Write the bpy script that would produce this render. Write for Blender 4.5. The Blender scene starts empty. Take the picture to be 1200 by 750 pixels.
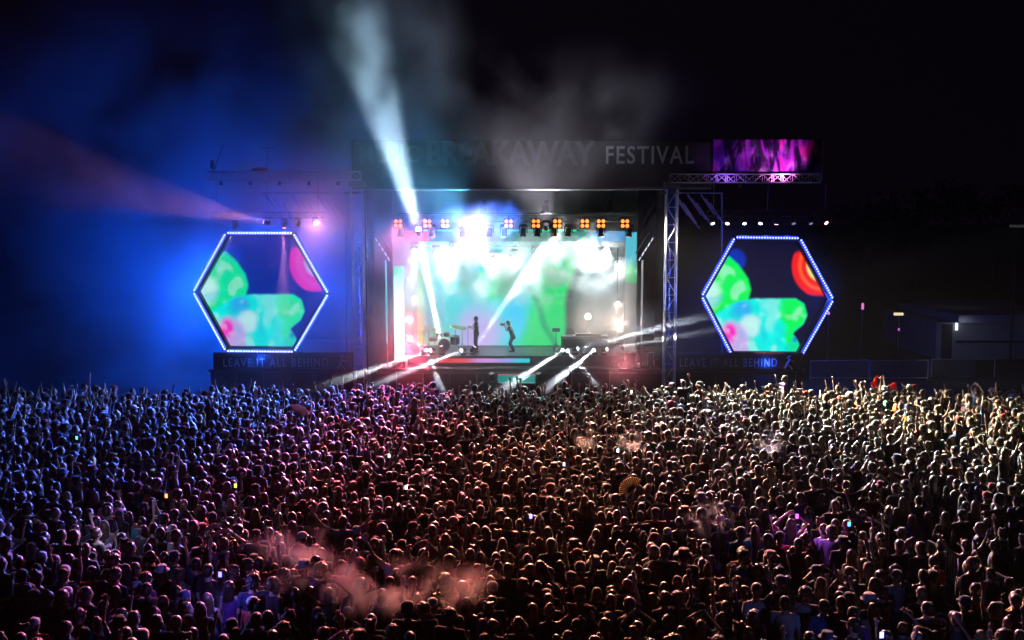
import bpy, bmesh, math, random
import numpy as np
from mathutils import Vector, Matrix, noise
R = math.radians
random.seed(7); rng = np.random.default_rng(7)
sc = bpy.context.scene
COL = sc.collection

# ------------------------------------------------------------------ camera
FPX = 1167.0; CAMZ = 8.25; PITCH = math.atan(125 / FPX)
cd = bpy.data.cameras.new('camera'); cam = bpy.data.objects.new('camera', cd); COL.objects.link(cam)
cam.location = (0, 0, CAMZ); cam.rotation_euler = (R(90) - PITCH, 0, 0)
cd.sensor_width = 36; cd.lens = FPX / 1200 * 36; cd.clip_end = 1500; cd.clip_start = 0.1
sc.camera = cam
def P(px, py, Y):
    x = (px - 600) / FPX; u = -(py - 375) / FPX
    d = Vector((x, math.cos(PITCH) + u * math.sin(PITCH), -math.sin(PITCH) + u * math.cos(PITCH)))
    return Vector((0, 0, CAMZ)) + d * (Y / d.y)
def pix(v):
    d = Vector(v) - Vector((0, 0, CAMZ))
    f = d.y * math.cos(PITCH) - d.z * math.sin(PITCH); u = d.y * math.sin(PITCH) + d.z * math.cos(PITCH)
    return 600 + FPX * d.x / f, 375 - FPX * u / f

# ------------------------------------------------------------------ render / world
sc.view_settings.view_transform = 'Standard'; sc.view_settings.look = 'None'
sc.view_settings.exposure = 0; sc.view_settings.gamma = 1
sc.cycles.use_denoising = True
sc.cycles.max_bounces = 5; sc.cycles.volume_bounces = 0; sc.cycles.diffuse_bounces = 0; sc.cycles.glossy_bounces = 1
sc.cycles.transmission_bounces = 2; sc.cycles.transparent_max_bounces = 16
sc.cycles.caustics_reflective = False; sc.cycles.caustics_refractive = False
sc.cycles.sample_clamp_indirect = 3
sc.cycles.volume_max_steps = 160
w = bpy.data.worlds.new('World'); sc.world = w; w.use_nodes = True
nt = w.node_tree; bg = nt.nodes['Background']
sky = nt.nodes.new('ShaderNodeTexSky'); sky.sky_type = 'NISHITA'; sky.sun_disc = False
sky.sun_elevation = R(-6); sky.sun_rotation = R(200)
mx = nt.nodes.new('ShaderNodeMix'); mx.data_type = 'RGBA'; mx.blend_type = 'ADD'; mx.inputs[0].default_value = 1
nt.links.new(sky.outputs[0], mx.inputs[6]); mx.inputs[7].default_value = (0.035, 0.016, 0.05, 1)
nt.links.new(mx.outputs[2], bg.inputs[0]); bg.inputs[1].default_value = 0.045

# ------------------------------------------------------------------ materials
MATS = {}
def mat(name, col, rough=.6, metal=0, spec=.5, noise_amt=0, nscale=8, bump=0, emis=None, estr=0, sheen=0):
    if name in MATS: return MATS[name]
    m = bpy.data.materials.new(name); m.use_nodes = True; n = m.node_tree; b = n.nodes['Principled BSDF']
    b.inputs['Base Color'].default_value = (*col, 1); b.inputs['Roughness'].default_value = rough
    b.inputs['Metallic'].default_value = metal; b.inputs['Specular IOR Level'].default_value = spec
    b.inputs['Sheen Weight'].default_value = sheen
    if emis: b.inputs['Emission Color'].default_value = (*emis, 1); b.inputs['Emission Strength'].default_value = estr
    if noise_amt or bump:
        tc = n.nodes.new('ShaderNodeTexCoord'); t = n.nodes.new('ShaderNodeTexNoise')
        t.inputs['Scale'].default_value = nscale; t.inputs['Detail'].default_value = 5
        n.links.new(tc.outputs['Object'], t.inputs['Vector'])
        if noise_amt:
            r = n.nodes.new('ShaderNodeMapRange'); r.inputs[3].default_value = 1 - noise_amt; r.inputs[4].default_value = 1 + noise_amt
            n.links.new(t.outputs[0], r.inputs[0])
            x = n.nodes.new('ShaderNodeVectorMath'); x.operation = 'SCALE'; x.inputs[0].default_value = col
            n.links.new(r.outputs[0], x.inputs['Scale']); n.links.new(x.outputs[0], b.inputs['Base Color'])
        if bump:
            q = n.nodes.new('ShaderNodeBump'); q.inputs['Strength'].default_value = bump; q.inputs['Distance'].default_value = .02
            n.links.new(t.outputs[0], q.inputs['Height']); n.links.new(q.outputs[0], b.inputs['Normal'])
    MATS[name] = m; return m
def objcol_mat(name, rough, sheen, nscale, amt, spec=.5, src='object', bump=0, aniso=None):
    m = bpy.data.materials.new(name); m.use_nodes = True; n = m.node_tree; b = n.nodes['Principled BSDF']
    if src == 'object': a = n.nodes.new('ShaderNodeObjectInfo'); co = a.outputs['Color']
    else: a = n.nodes.new('ShaderNodeAttribute'); a.attribute_name = 'tint'; co = a.outputs['Color']
    tc = n.nodes.new('ShaderNodeTexCoord'); t = n.nodes.new('ShaderNodeTexNoise'); t.inputs['Scale'].default_value = nscale
    mp = n.nodes.new('ShaderNodeMapping')
    if aniso: mp.inputs['Scale'].default_value = aniso
    n.links.new(tc.outputs['Object'], mp.inputs[0]); n.links.new(mp.outputs[0], t.inputs['Vector'])
    r = n.nodes.new('ShaderNodeMapRange'); r.inputs[3].default_value = 1 - amt; r.inputs[4].default_value = 1 + amt
    n.links.new(t.outputs[0], r.inputs[0])
    x = n.nodes.new('ShaderNodeVectorMath'); x.operation = 'SCALE'
    n.links.new(co, x.inputs[0]); n.links.new(r.outputs[0], x.inputs['Scale']); n.links.new(x.outputs[0], b.inputs['Base Color'])
    b.inputs['Roughness'].default_value = rough; b.inputs['Sheen Weight'].default_value = sheen
    b.inputs['Sheen Roughness'].default_value = .24; b.inputs['Specular IOR Level'].default_value = spec
    if bump:
        q = n.nodes.new('ShaderNodeBump'); q.inputs['Strength'].default_value = bump; q.inputs['Distance'].default_value = .02
        n.links.new(t.outputs[0], q.inputs['Height']); n.links.new(q.outputs[0], b.inputs['Normal'])
    return m
def emit(name, col, s):
    return mat(name, (0.02, 0.02, 0.02), .4, emis=col, estr=s)
M_ALU = mat('aluminium', (.55, .56, .6), .38, .85, noise_amt=.25, nscale=3)
M_BLACK = mat('black_powder_coat', (.018, .018, .02), .5, noise_amt=.3, nscale=4)
M_GREY = mat('grey_metal', (.14, .14, .15), .45, .4, noise_amt=.3, nscale=5)
M_DRAPE = mat('black_drape', (.035, .034, .036), .9, noise_amt=.35, nscale=2.5, bump=.4, sheen=.2)
M_DECK = mat('stage_deck', (.06, .06, .065), .42, noise_amt=.35, nscale=3)
M_BANNER = mat('banner_vinyl', (.016, .016, .018), .55, noise_amt=.35, nscale=.9, bump=.15)
M_LETTER = mat('letter_print', (.40, .40, .42), .6, noise_amt=.3, nscale=1.4)
M_LETTER2 = mat('letter_print_dim', (.10, .10, .115), .6, noise_amt=.3, nscale=2)
M_WOOD = mat('dark_wood', (.08, .05, .035), .5, noise_amt=.3)
M_CHROME = mat('chrome', (.7, .7, .72), .18, 1)
M_DRUM = mat('drum_shell', (.18, .16, .15), .3, noise_amt=.2)
M_CYMBAL = mat('cymbal_bronze', (.5, .38, .16), .3, .9)
SKIN = objcol_mat('skin', .42, .5, 6, .08)
CLOTH = objcol_mat('cloth', .85, .8, 5, .25, bump=.2)
HAIR = objcol_mat('hair', .40, 1, 22, .5, src='object', bump=.3, aniso=(3, 3, .5))
SKIN_A = objcol_mat('skin_crowd', .42, .5, 6, .08, src='attr')
CLOTH_A = objcol_mat('cloth_crowd', .85, .8, 5, .25, src='attr')
HAIR_A = objcol_mat('hair_crowd', .40, 1, 22, .4, src='attr')

def thin_mat(name, col, tr=.6):
    m = mat(name, col, .7); n = m.node_tree
    if 'thin' in m: return m
    m['thin'] = 1; b = n.nodes['Principled BSDF']; t = n.nodes.new('ShaderNodeBsdfTranslucent'); t.inputs[0].default_value = (*col, 1)
    x = n.nodes.new('ShaderNodeMixShader'); x.inputs[0].default_value = tr; n.links.new(b.outputs[0], x.inputs[1]); n.links.new(t.outputs[0], x.inputs[2])
    n.links.new(x.outputs[0], n.nodes['Material Output'].inputs['Surface']); return m
# ------------------------------------------------------------------ mesh builder
class MB:
    def __init__(s): s.v = []; s.f = []
    def add(s, vs, fs):
        o = len(s.v); s.v += [tuple(v) for v in vs]; s.f += [tuple(i + o for i in f) for f in fs]; return s
    def box(s, c, size, rot=None):
        hx, hy, hz = (a / 2 for a in size); vs = [Vector((x, y, z)) for x in (-hx, hx) for y in (-hy, hy) for z in (-hz, hz)]
        if rot: vs = [rot @ v for v in vs]
        c = Vector(c)
        return s.add([v + c for v in vs], [(0, 1, 3, 2), (4, 6, 7, 5), (0, 4, 5, 1), (2, 3, 7, 6), (0, 2, 6, 4), (1, 5, 7, 3)])
    def bbox(s, a, b):
        a = Vector(a); b = Vector(b); return s.box((a + b) / 2, [abs(b[i] - a[i]) for i in range(3)])
    def tube(s, a, b, r, r2=None, n=8, cap=True):
        a = Vector(a); b = Vector(b); r2 = r if r2 is None else r2; d = (b - a).normalized()
        u = d.orthogonal().normalized(); w_ = d.cross(u)
        vs = []
        for p, q in ((a, r), (b, r2)):
            for k in range(n):
                t = 2 * math.pi * k / n; vs.append(p + q * (math.cos(t) * u + math.sin(t) * w_))
        fs = [(k, (k + 1) % n, n + (k + 1) % n, n + k) for k in range(n)]
        if cap: fs += [tuple(range(n - 1, -1, -1)), tuple(range(n, 2 * n))]
        return s.add(vs, fs)
    def loft(s, rings, n=12):
        # rings: (center, u-vector, v-vector)
        vs = []
        for c, u, v in rings:
            c = Vector(c); u = Vector(u); v = Vector(v)
            for k in range(n):
                t = 2 * math.pi * k / n; vs.append(c + math.cos(t) * u + math.sin(t) * v)
        m = len(rings); fs = []
        for j in range(m - 1):
            for k in range(n): fs.append((j * n + k, j * n + (k + 1) % n, (j + 1) * n + (k + 1) % n, (j + 1) * n + k))
        fs += [tuple(range(n - 1, -1, -1)), tuple(range((m - 1) * n, m * n))]
        return s.add(vs, fs)
    def lathe(s, prof, origin=(0, 0, 0), axis=(0, 0, 1), n=16):
        d = Vector(axis).normalized(); u = d.orthogonal().normalized(); w_ = d.cross(u); o = Vector(origin)
        return s.loft([(o + d * h, u * max(r, 1e-4), w_ * max(r, 1e-4)) for r, h in prof], n)
    def ell(s, c, r, rot=None, n=12, m=8):
        vs = []; c = Vector(c); rings = []
        for j in range(1, m):
            ph = math.pi * j / m
            for k in range(n):
                t = 2 * math.pi * k / n
                v = Vector((r[0] * math.sin(ph) * math.cos(t), r[1] * math.sin(ph) * math.sin(t), r[2] * math.cos(ph)))
                vs.append(v)
        vs.append(Vector((0, 0, r[2]))); vs.append(Vector((0, 0, -r[2])))
        if rot: vs = [rot @ v for v in vs]
        fs = []
        for j in range(m - 2):
            for k in range(n): fs.append((j * n + k, (j + 1) * n + k, (j + 1) * n + (k + 1) % n, j * n + (k + 1) % n))
        T = (m - 1) * n
        for k in range(n): fs.append((T, k, (k + 1) % n)); fs.append((T + 1, (m - 2) * n + (k + 1) % n, (m - 2) * n + k))
        return s.add([v + c for v in vs], fs)
    def cone(s, a, ra, b, rb, n=10):   # round cone
        a = Vector(a); b = Vector(b); d = (b - a); L = d.length; d = d / max(L, 1e-6)
        u = d.orthogonal().normalized(); w_ = d.cross(u); rings = []
        for k in range(4):
            t = math.pi / 2 * (1 - k / 4 * 1.0) * .97; rr = ra * math.cos(t); rings.append((a - d * ra * math.sin(t), u * rr, w_ * rr))
        for k in range(4):
            t = math.pi / 2 * (k + 1) / 4 * .97 if k else 0.0; rr = rb * math.cos(t); rings.append((b + d * rb * math.sin(t), u * rr, w_ * rr))
        return s.loft(rings, n)
    def build(s, name, m, parent=None, smooth=False, mats=None):
        me = bpy.data.meshes.new(name)
        off = parent.location if parent is not None else Vector((0, 0, 0))
        if parent is not None and parent.parent is not None: off = off + parent.parent.location
        me.from_pydata([tuple(Vector(v) - off) for v in s.v], [], s.f)
        me.materials.append(m)
        if smooth: me.polygons.foreach_set('use_smooth', [True] * len(me.polygons))
        me.update()
        o = bpy.data.objects.new(name, me); COL.objects.link(o)
        if parent is not None: o.parent = parent
        return o
def tag(o, label=None, cat=None, group=None, kind=None):
    if label: o['label'] = label
    if cat: o['category'] = cat
    if group: o['group'] = group
    if kind: o['kind'] = kind
    return o
def thing(name, label, cat, loc, group=None):
    o = bpy.data.objects.new(name, None); COL.objects.link(o); o.location = Vector(loc); o.empty_display_size = .3
    return tag(o, label, cat, group)
def struct(name, mb, m, **k): return tag(mb.build(name, m, **k), kind='structure')
def recenter(o):   # move a single-mesh thing's origin to its base
    me = o.data; n = len(me.vertices); a = np.empty(n * 3); me.vertices.foreach_get('co', a); a = a.reshape(-1, 3)
    c = np.array([(a[:, 0].min() + a[:, 0].max()) / 2, (a[:, 1].min() + a[:, 1].max()) / 2, a[:, 2].min()])
    me.vertices.foreach_set('co', (a - c).ravel()); o.location = Vector(c); me.update(); return o
def copy_tree(o, parent=None):
    c = o.copy(); COL.objects.link(c); c.parent = parent
    for ch in o.children: copy_tree(ch, c)
    return c
def spot(parent, loc, target, energy, color, cone, blend=.25, radius=.05, name='spot_light'):
    l = bpy.data.lights.new(name, 'SPOT'); l.energy = energy; l.color = color; l.spot_size = R(cone); l.spot_blend = blend
    l.shadow_soft_size = radius
    o = bpy.data.objects.new(name, l); COL.objects.link(o)
    loc = Vector(loc); d = Vector(target) - loc
    o.rotation_euler = d.to_track_quat('-Z', 'Y').to_euler()
    if parent is not None: o.parent = parent; o.location = loc - parent.location
    else: o.location = loc
    return o
def point(parent, loc, energy, color, radius=.1, name='point_light'):
    l = bpy.data.lights.new(name, 'POINT'); l.energy = energy; l.color = color; l.shadow_soft_size = radius
    o = bpy.data.objects.new(name, l); COL.objects.link(o); loc = Vector(loc)
    if parent is not None: o.parent = parent; o.location = loc - parent.location
    else: o.location = loc
    return o
def text_mesh(body, name, m, parent, x0, x1, z0, z1, y, depth=.03, bold=.02, gaps=1.0):
    cu = bpy.data.curves.new(name, 'FONT'); cu.body = body; cu.extrude = depth / 2; cu.offset = bold; cu.space_character = gaps
    cu.resolution_u = 6
    t = bpy.data.objects.new('tmp', cu); COL.objects.link(t)
    dg = bpy.context.evaluated_depsgraph_get(); me = bpy.data.meshes.new_from_object(t.evaluated_get(dg), depsgraph=dg)
    bpy.data.objects.remove(t)
    n = len(me.vertices); a = np.empty(n * 3); me.vertices.foreach_get('co', a); a = a.reshape(-1, 3)
    lo = a.min(0); hi = a.max(0); b = np.empty_like(a)
    b[:, 0] = x0 + (a[:, 0] - lo[0]) / (hi[0] - lo[0]) * (x1 - x0)
    b[:, 2] = z0 + (a[:, 1] - lo[1]) / (hi[1] - lo[1]) * (z1 - z0)
    b[:, 1] = y - (a[:, 2] - lo[2])
    b -= np.array(parent.location)
    me.vertices.foreach_set('co', b.ravel()); me.materials.clear(); me.materials.append(m); me.update()
    o = bpy.data.objects.new(name, me); COL.objects.link(o); o.parent = parent; return o
def box_truss(mb, a, b, wd=.4, r=.028, bay=.45, up=(0, 0, 1)):
    a = Vector(a); b = Vector(b); d = (b - a); L = d.length; d.normalize()
    u = Vector(up); u = (u - d * u.dot(d)).normalized(); v = d.cross(u); h = wd / 2
    cs = [u * h * i + v * h * j for i, j in ((1, 1), (1, -1), (-1, -1), (-1, 1))]
    for c in cs: mb.tube(a + c, b + c, r, n=6)
    n = max(2, round(L / bay))
    for k in range(n + 1):
        p = a + d * (L * k / n)
        for q in range(4): mb.tube(p + cs[q], p + cs[(q + 1) % 4], r * .6, n=4, cap=False)
        if k < n:
            p2 = a + d * (L * (k + 1) / n)
            for q in range(4):
                s_, e_ = (q, (q + 1) % 4) if (k + q) % 2 else ((q + 1) % 4, q)
                mb.tube(p + cs[s_], p2 + cs[e_], r * .6, n=4, cap=False)
    return mb

def tower_truss(x, y, zt):
    mb = MB(); h = .24
    for a in (-h, h):
        for b in (-h, h): mb.tube((x + a, y + b, 0), (x + a, y + b, zt), .034 if b < 0 else .024, n=6)
    n = int(zt / .72)
    for k in range(n):
        z0 = zt * k / n; z1 = zt * (k + 1) / n; s_ = 1 if k % 2 else -1
        mb.tube((x - h * s_, y - h, z0), (x + h * s_, y - h, z1), .018, n=5); mb.tube((x - h, y - h, z0), (x + h, y - h, z0), .016, n=5)
        for q in (-h, h): mb.tube((x + q, y - h, z0), (x + q, y + h, z1), .012, n=4)
    return mb
# ------------------------------------------------------------------ ground
g = MB(); g.box((0, 250, -.25), (900, 900, .5))
struct('ground', g, mat('field_ground', (.035, .04, .03), .95, noise_amt=.5, nscale=.6, bump=.5))
YF = 45.0           # stage front plane
DZ = P(600, 433, YF).z
X = lambda px, Y=YF: P(px, 300, Y).x
Z = lambda py, Y=YF: P(600, py, Y).z

# ------------------------------------------------------------------ stage
st = thing('stage', 'wide dark festival stage deck with low riser behind the crowd', 'stage', (0, 47.5, 0))
MB().bbox((X(240), YF, DZ - .12), (X(948), 56, DZ)).build('deck', M_DECK, st)
mb = MB()
x = X(240) + .05
while x < X(948) - .1:     # skirt panels with slight gaps
    x2 = min(x + 1.22, X(948)); mb.bbox((x, YF + .12, .02), (x2 - .03, YF + .16, DZ - .125)); x = x2
mb.build('skirt', M_DRAPE, st)
mb = MB(); mb.tube((X(440), YF - .06, DZ + .04), (X(790), YF - .06, DZ + .04), .03); mb.tube((X(440), YF - .06, DZ - .16), (X(790), YF - .06, DZ - .16), .025)
for px in range(440, 795, 22): mb.box((X(px), YF - .05, DZ - .06), (.06, .06, .24))
mb.build('edge_rail', M_GREY, st)
RZ = Z(417, 46.0)
MB().bbox((X(476, 46), 46.0, DZ + .002), (X(736, 46), 50.2, RZ)).build('riser', M_DECK, st)
# led strip of riser
def led_grid(name, parent, x0, x1, z0, z1, y, nx, nz, fn, strength, mname, clip=None):
    us = (np.arange(nx + 1)) / nx; vs = (np.arange(nz + 1)) / nz
    U, V = np.meshgrid(us, vs); co = np.stack([x0 + U * (x1 - x0), np.full_like(U, y), z0 + V * (z1 - z0)], -1).reshape(-1, 3)
    colr = fn(U.ravel(), V.ravel())
    idx = lambda i, j: j * (nx + 1) + i
    faces = []
    for j in range(nz):
        for i in range(nx):
            if clip and not clip((i + .5) / nx, (j + .5) / nz): continue
            faces.append((idx(i, j), idx(i + 1, j), idx(i + 1, j + 1), idx(i, j + 1)))
    me = bpy.data.meshes.new(name); me.from_pydata((co - np.array(parent.location)).tolist(), [], faces)
    at = me.color_attributes.new('led', 'FLOAT_COLOR', 'POINT'); at.data.foreach_set('color', np.c_[colr, np.ones(len(colr))].ravel())
    m = bpy.data.materials.new(mname); m.use_nodes = True; n = m.node_tree; b = n.nodes['Principled BSDF']
    b.inputs['Base Color'].default_value = (.01, .01, .01, 1); b.inputs['Roughness'].default_value = .5
    a = n.nodes.new('ShaderNodeAttribute'); a.attribute_name = 'led'; n.links.new(a.outputs['Color'], b.inputs['Emission Color'])
    b.inputs['Emission Strength'].default_value = strength; b.inputs['Specular IOR Level'].default_value = .08; b.inputs['Roughness'].default_value = .8
    me.materials.append(m); o = bpy.data.objects.new(name, me); COL.objects.link(o); o.parent = parent; return o
def sm(a, b, x): t = np.clip((x - a) / (b - a), 0, 1); return t * t * (3 - 2 * t)
def mixc(c, m, k): return c * (1 - m[:, None]) + np.array(k)[None] * m[:, None]
def strip_fn(U, V):
    c = np.zeros((len(U), 3)) + np.array((1, .06, .08))
    c = mixc(c, sm(.25, .5, U), (.75, .35, .9)); c = mixc(c, sm(.55, .75, U), (.35, .4, 1)); return mixc(c, sm(.75, .9, U), (.0, .75, .9))
strip = led_grid('led_strip', st, X(512, 45.98), X(621, 45.98), Z(425, 45.98), Z(420, 45.98), 45.975, 80, 2, strip_fn, .9, 'led_strip_light')
# low front screen with cyan picture on the pit side
t = thing('front_screen', 'low cyan screen panel hung on the front edge of the stage', 'screen', (X(605, 44), 44, Z(452, 44)))
MB().bbox((X(581, 44), 44.0, Z(451, 44)), (X(630, 44), 44.15, Z(437, 44))).build('casing', M_BLACK, t)
def fs_fn(U, V):
    c = np.zeros((len(U), 3)) + np.array((.03, .45, .42)); c = mixc(c, sm(.85, .9, V), (.8, .25, .2)); c = mixc(c, (V < .12) * 1.0, (.3, .8, .8)); return c
led_grid('screen', t, X(583, 44), X(628, 44), Z(449, 44), Z(438, 44), 43.993, 40, 16, fs_fn, .55, 'front_screen_light')
# roof, towers, walls
rf = thing('stage_roof', 'dark stage roof with lattice front beams high over the deck', 'roof', (X(600), 47.5, Z(222)))
MB().bbox((X(425), 44.8, Z(222) + .05), (X(778), 54, Z(222) + .3)).build('ceiling', M_DRAPE, rf)
mb = box_truss(MB(), (X(425), 44.9, Z(218)), (X(778), 44.9, Z(218)), .3); mb.build('front_beam', M_ALU, rf)
for nm, a, b, lab in (('side_truss', 248, 424, 'left aluminium roof truss reaching out over the blue left screen'), ('side_truss', 784, 957, 'right aluminium roof truss carrying the purple lit banner end')):
    yy = (206, 206) if a < 400 else (209, 209)
    t = thing(nm, lab, 'truss', (X((a + b) / 2, 44.2), 44.2, Z(215, 44.2)), 'roof trusses over the side screens')
    box_truss(MB(), (X(a, 44.2), 44.2, Z(yy[0], 44.2)), (X(b, 44.2), 44.2, Z(yy[1], 44.2)), .36, .03, .42).build('lattice', M_ALU, t)
    k = MB()
    for q in range(a + 14, b, 34): k.box((X(q, 44.2), 44.2, Z(yy[0] + 9, 44.2)), (.12, .2, .16))
    k.build('clamps', M_BLACK, t)['kind'] = 'stuff'
for px, lab in ((420, 'tall aluminium lattice tower left of the stage opening'), (786, 'tall aluminium lattice tower right of the stage opening')):
    t = thing('lattice_tower', lab, 'tower', (X(px, 44.3), 44.3, 0), 'lattice towers beside the stage opening')
    tower_truss(X(px, 44.3), 44.3, Z(222, 44.3)).build('lattice', mat('tower_paint', (.62, .62, .66), .5, .15, noise_amt=.25, nscale=3), t)
    s_ = 1 if px < 600 else -1; spot(t, (X(px, 44.3) + 2.0 * s_, 41.5, 3), (X(px, 44.3), 44.3, 6.0), 320 if s_ > 0 else 800, (.62, .62, 1), 50, 1, .1)  # added lavender spot without a fixture, brightens the tower
    mb = MB(); mb.box((X(px, 44.3), 44.3, Z(216, 44.3)), (.7, .6, .22)); mb.box((X(px, 44.3) - .1, 44.1, Z(226, 44.3)), (.9, .1, .1)); mb.build('sleeve_block', M_GREY, t)
    mb = MB(); s = 1 if px < 600 else -1
    cx = X(px, 44.3) + .1 * s; z = Z(290, 44.3)
    while z > Z(400, 44.3): mb.ell((cx + .02 * math.sin(z * 9), 44.0, z), (.035, .03, .055), n=6, m=4); z -= .095
    mb.build('hoist_chain', M_CHROME, t)
    MB().box((X(px, 44.3), 44.3, .06), (.9, .9, .12)).build('base_plate', M_GREY, t)
# header banner
hb = thing('header_banner', 'long dark banner with large grey festival lettering above the stage', 'banner', (X(600, 44.5), 44.5, Z(222, 44.5)))
def wavy(mb, x0, x1, z0, z1, y, nx, nz, amp, th=.02, seed=0, fold=0.0):
    V = []
    for s_ in (0, 1):
        for j in range(nz + 1):
            for i in range(nx + 1):
                u = x0 + (x1 - x0) * i / nx; v = z0 + (z1 - z0) * j / nz
                d = amp * (noise.noise(Vector((u * .9 + seed, v * 1.3, 0))) + .5 * noise.noise(Vector((u * 3 + seed, v * 1.2, 5)))) + fold * math.sin(u * 9 + v * 3 + 2 * noise.noise(Vector((u, v, seed))))
                V.append((u, y + d + s_ * th, v))
    n = (nx + 1) * (nz + 1); F = []
    for j in range(nz):
        for i in range(nx):
            a = j * (nx + 1) + i; q = (a, a + 1, a + nx + 2, a + nx + 1); F.append(q); F.append(tuple(n + k for k in reversed(q)))
    for i in range(nx): F.append((i, n + i, n + i + 1, i + 1)); a = nz * (nx + 1) + i; F.append((a, a + 1, n + a + 1, n + a))
    for j in range(nz): a = j * (nx + 1); F.append((a, a + nx + 1, n + a + nx + 1, n + a)); a += nx; F.append((a, n + a, n + a + nx + 1, a + nx + 1))
    return mb.add(V, F)
wavy(MB(), X(414, 44.5), X(832, 44.5), Z(222, 44.5), Z(164, 44.5), 44.5, 120, 16, .03).build('cloth', M_BANNER, hb, smooth=True)
text_mesh('MUSIC', 'lettering', M_LETTER2, hb, X(423, 44.4), X(492, 44.4), Z(191, 44.4), Z(170, 44.4), 44.42, bold=.015)
text_mesh('BREAKAWAY', 'lettering', M_LETTER2, hb, X(501, 44.4), X(697, 44.4), Z(194, 44.4), Z(165, 44.4), 44.42, bold=.035, gaps=.95)
text_mesh('FESTIVAL', 'lettering', M_LETTER, hb, X(709, 44.4), X(811, 44.4), Z(192, 44.4), Z(171, 44.4), 44.42, bold=.012, gaps=1.15)
pb = thing('end_banner', 'creased fabric banner end glowing purple and magenta above the right truss', 'banner', (X(896, 44.5), 44.5, Z(203, 44.5)))
m_pb = mat('printed_fabric', (.30, .05, .30), .4, bump=.2, nscale=3)
nn = m_pb.node_tree; bb = nn.nodes['Principled BSDF']; tc = nn.nodes.new('ShaderNodeTexCoord'); wv = nn.nodes.new('ShaderNodeTexNoise'); mpp = nn.nodes.new('ShaderNodeMapping'); mpp.inputs['Scale'].default_value = (1.6, 1, .45); mpp.inputs['Rotation'].default_value = (0, .6, 0)
wv.inputs['Scale'].default_value = 1.3; wv.inputs['Distortion'].default_value = 1.2; wv.inputs['Detail'].default_value = 3
cr = nn.nodes.new('ShaderNodeValToRGB'); nn.links.new(tc.outputs['Object'], mpp.inputs[0]); nn.links.new(mpp.outputs[0], wv.inputs[0]); nn.links.new(wv.outputs[0], cr.inputs[0]); nn.links.new(cr.outputs[0], bb.inputs['Base Color'])
e = cr.color_ramp.elements; e[0].color = (.02, .008, .05, 1); e[1].color = (.75, .04, .4, 1); e[0].position = .47; e[1].position = .68
q = e.new(.57); q.color = (.28, .04, .5, 1)
wavy(MB(), X(833, 44.5), X(959, 44.5), Z(202, 44.5), Z(163, 44.5), 44.5, 110, 30, .12, fold=.035, seed=4).build('cloth', m_pb, pb, smooth=True)
MB().tube((X(960, 44.5), 44.5, Z(212, 44.5)), (X(960, 44.5), 44.5, Z(162, 44.5)), .03).build('end_pole', M_ALU, pb)
spot(pb, (X(915), 42.8, Z(212)), (X(903), 44.5, Z(183)), 340, (1, .22, .85), 85, .9)
spot(pb, (X(850), 42.6, Z(214)), (X(850), 44.5, Z(185)), 60, (.4, .12, 1), 90, .6)
spot(pb, (X(700), 42.0, Z(150)), (X(720), 44.5, Z(190)), 60, (.8, .85, 1), 120, .8)
# stage back and side drapes
bd = thing('back_drape', 'dark folded backdrop curtain closing the rear of the stage', 'curtain', (X(600, 50.5), 50.5, DZ))
wavy(MB(), X(415, 50.5), X(790, 50.5), DZ + .01, Z(200, 50.5), 50.5, 160, 6, .05, fold=.05).build('cloth', mat('back_cloth', (.10, .11, .105), .85, noise_amt=.3, nscale=1.5, sheen=.2), bd, smooth=True)
for a, b, lab in ((426, 460, 'black side curtain between left lattice tower and white light column'), (747, 778, 'black side curtain between right lattice tower and stage opening')):
    t = thing('side_drape', lab, 'curtain', (X((a + b) / 2, 47), 47, DZ), 'side curtains of the stage')
    wavy(MB(), X(a, 47), X(b, 47), DZ + .01, Z(222, 47), 47, 40, 6, .03, fold=.06, seed=a).build('cloth', M_DRAPE, t, smooth=True)
# LED back wall
def wall_fn(U, V):
    px = 488 + U * (704 - 488); py = 408 - V * (408 - 268)
    c = np.zeros((len(U), 3)) + np.array((.03, .62, .66))
    n = lambda s, o: np.array([noise.noise(Vector((a * s, b * s, o))) for a, b in zip(px, py)])
    n1 = n(.03, 1.0); n2 = n(.06, 4.0)
    c = mixc(c, sm(40, 10, np.hypot(px - 560 + 8 * n1, (py - 398) * .7)) * .85, (.55, .36, .80))
    c = mixc(c, sm(22, 4, np.hypot(px - 512, (py - 405) * .8)) * .6, (.55, .75, .30))
    c = mixc(c, sm(500, 492, px), (.35, .75, .08))
    c = mixc(c, sm(35, 8, np.hypot(px - 612 + 10 * n2, (py - 372) * .6)), (.02, .55, .85))
    c = mixc(c, sm(35, 15, np.hypot(px - 580 + 9 * n2, (py - 332) * 1.3)), (.0, .66, .24))
    c = mixc(c, sm(604, 626, px + 14 * n1 + (py - 370) * .15), (.0, .66, .16))
    c = mixc(c, sm(8, 0, np.abs(px - 640 - (py - 380) * .45 + 6 * n1)) * .7, (.0, .25, .13))
    c = mixc(c, sm(.1, .5, n2) * sm(350, 330, py) * .8, (.0, .5, .25))
    c = mixc(c, sm(659, 667, px - np.maximum(0, 350 - py) * .3 + 3 * n1), (.02, .035, .035))
    return c
t = thing('back_screen', 'large video wall behind the performers showing cyan and green shapes', 'screen', (X(596, 49.4), 49.5, RZ))
MB().bbox((X(487, 49.4), 49.42, RZ + .01), (X(705, 49.4), 49.6, Z(268, 49.4))).build('casing', M_BLACK, t)
led_grid('screen', t, X(488, 49.4), X(704, 49.4), RZ + .03, Z(269, 49.4), 49.41, 216, 140, wall_fn, 1.25, 'back_screen_light')
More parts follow.
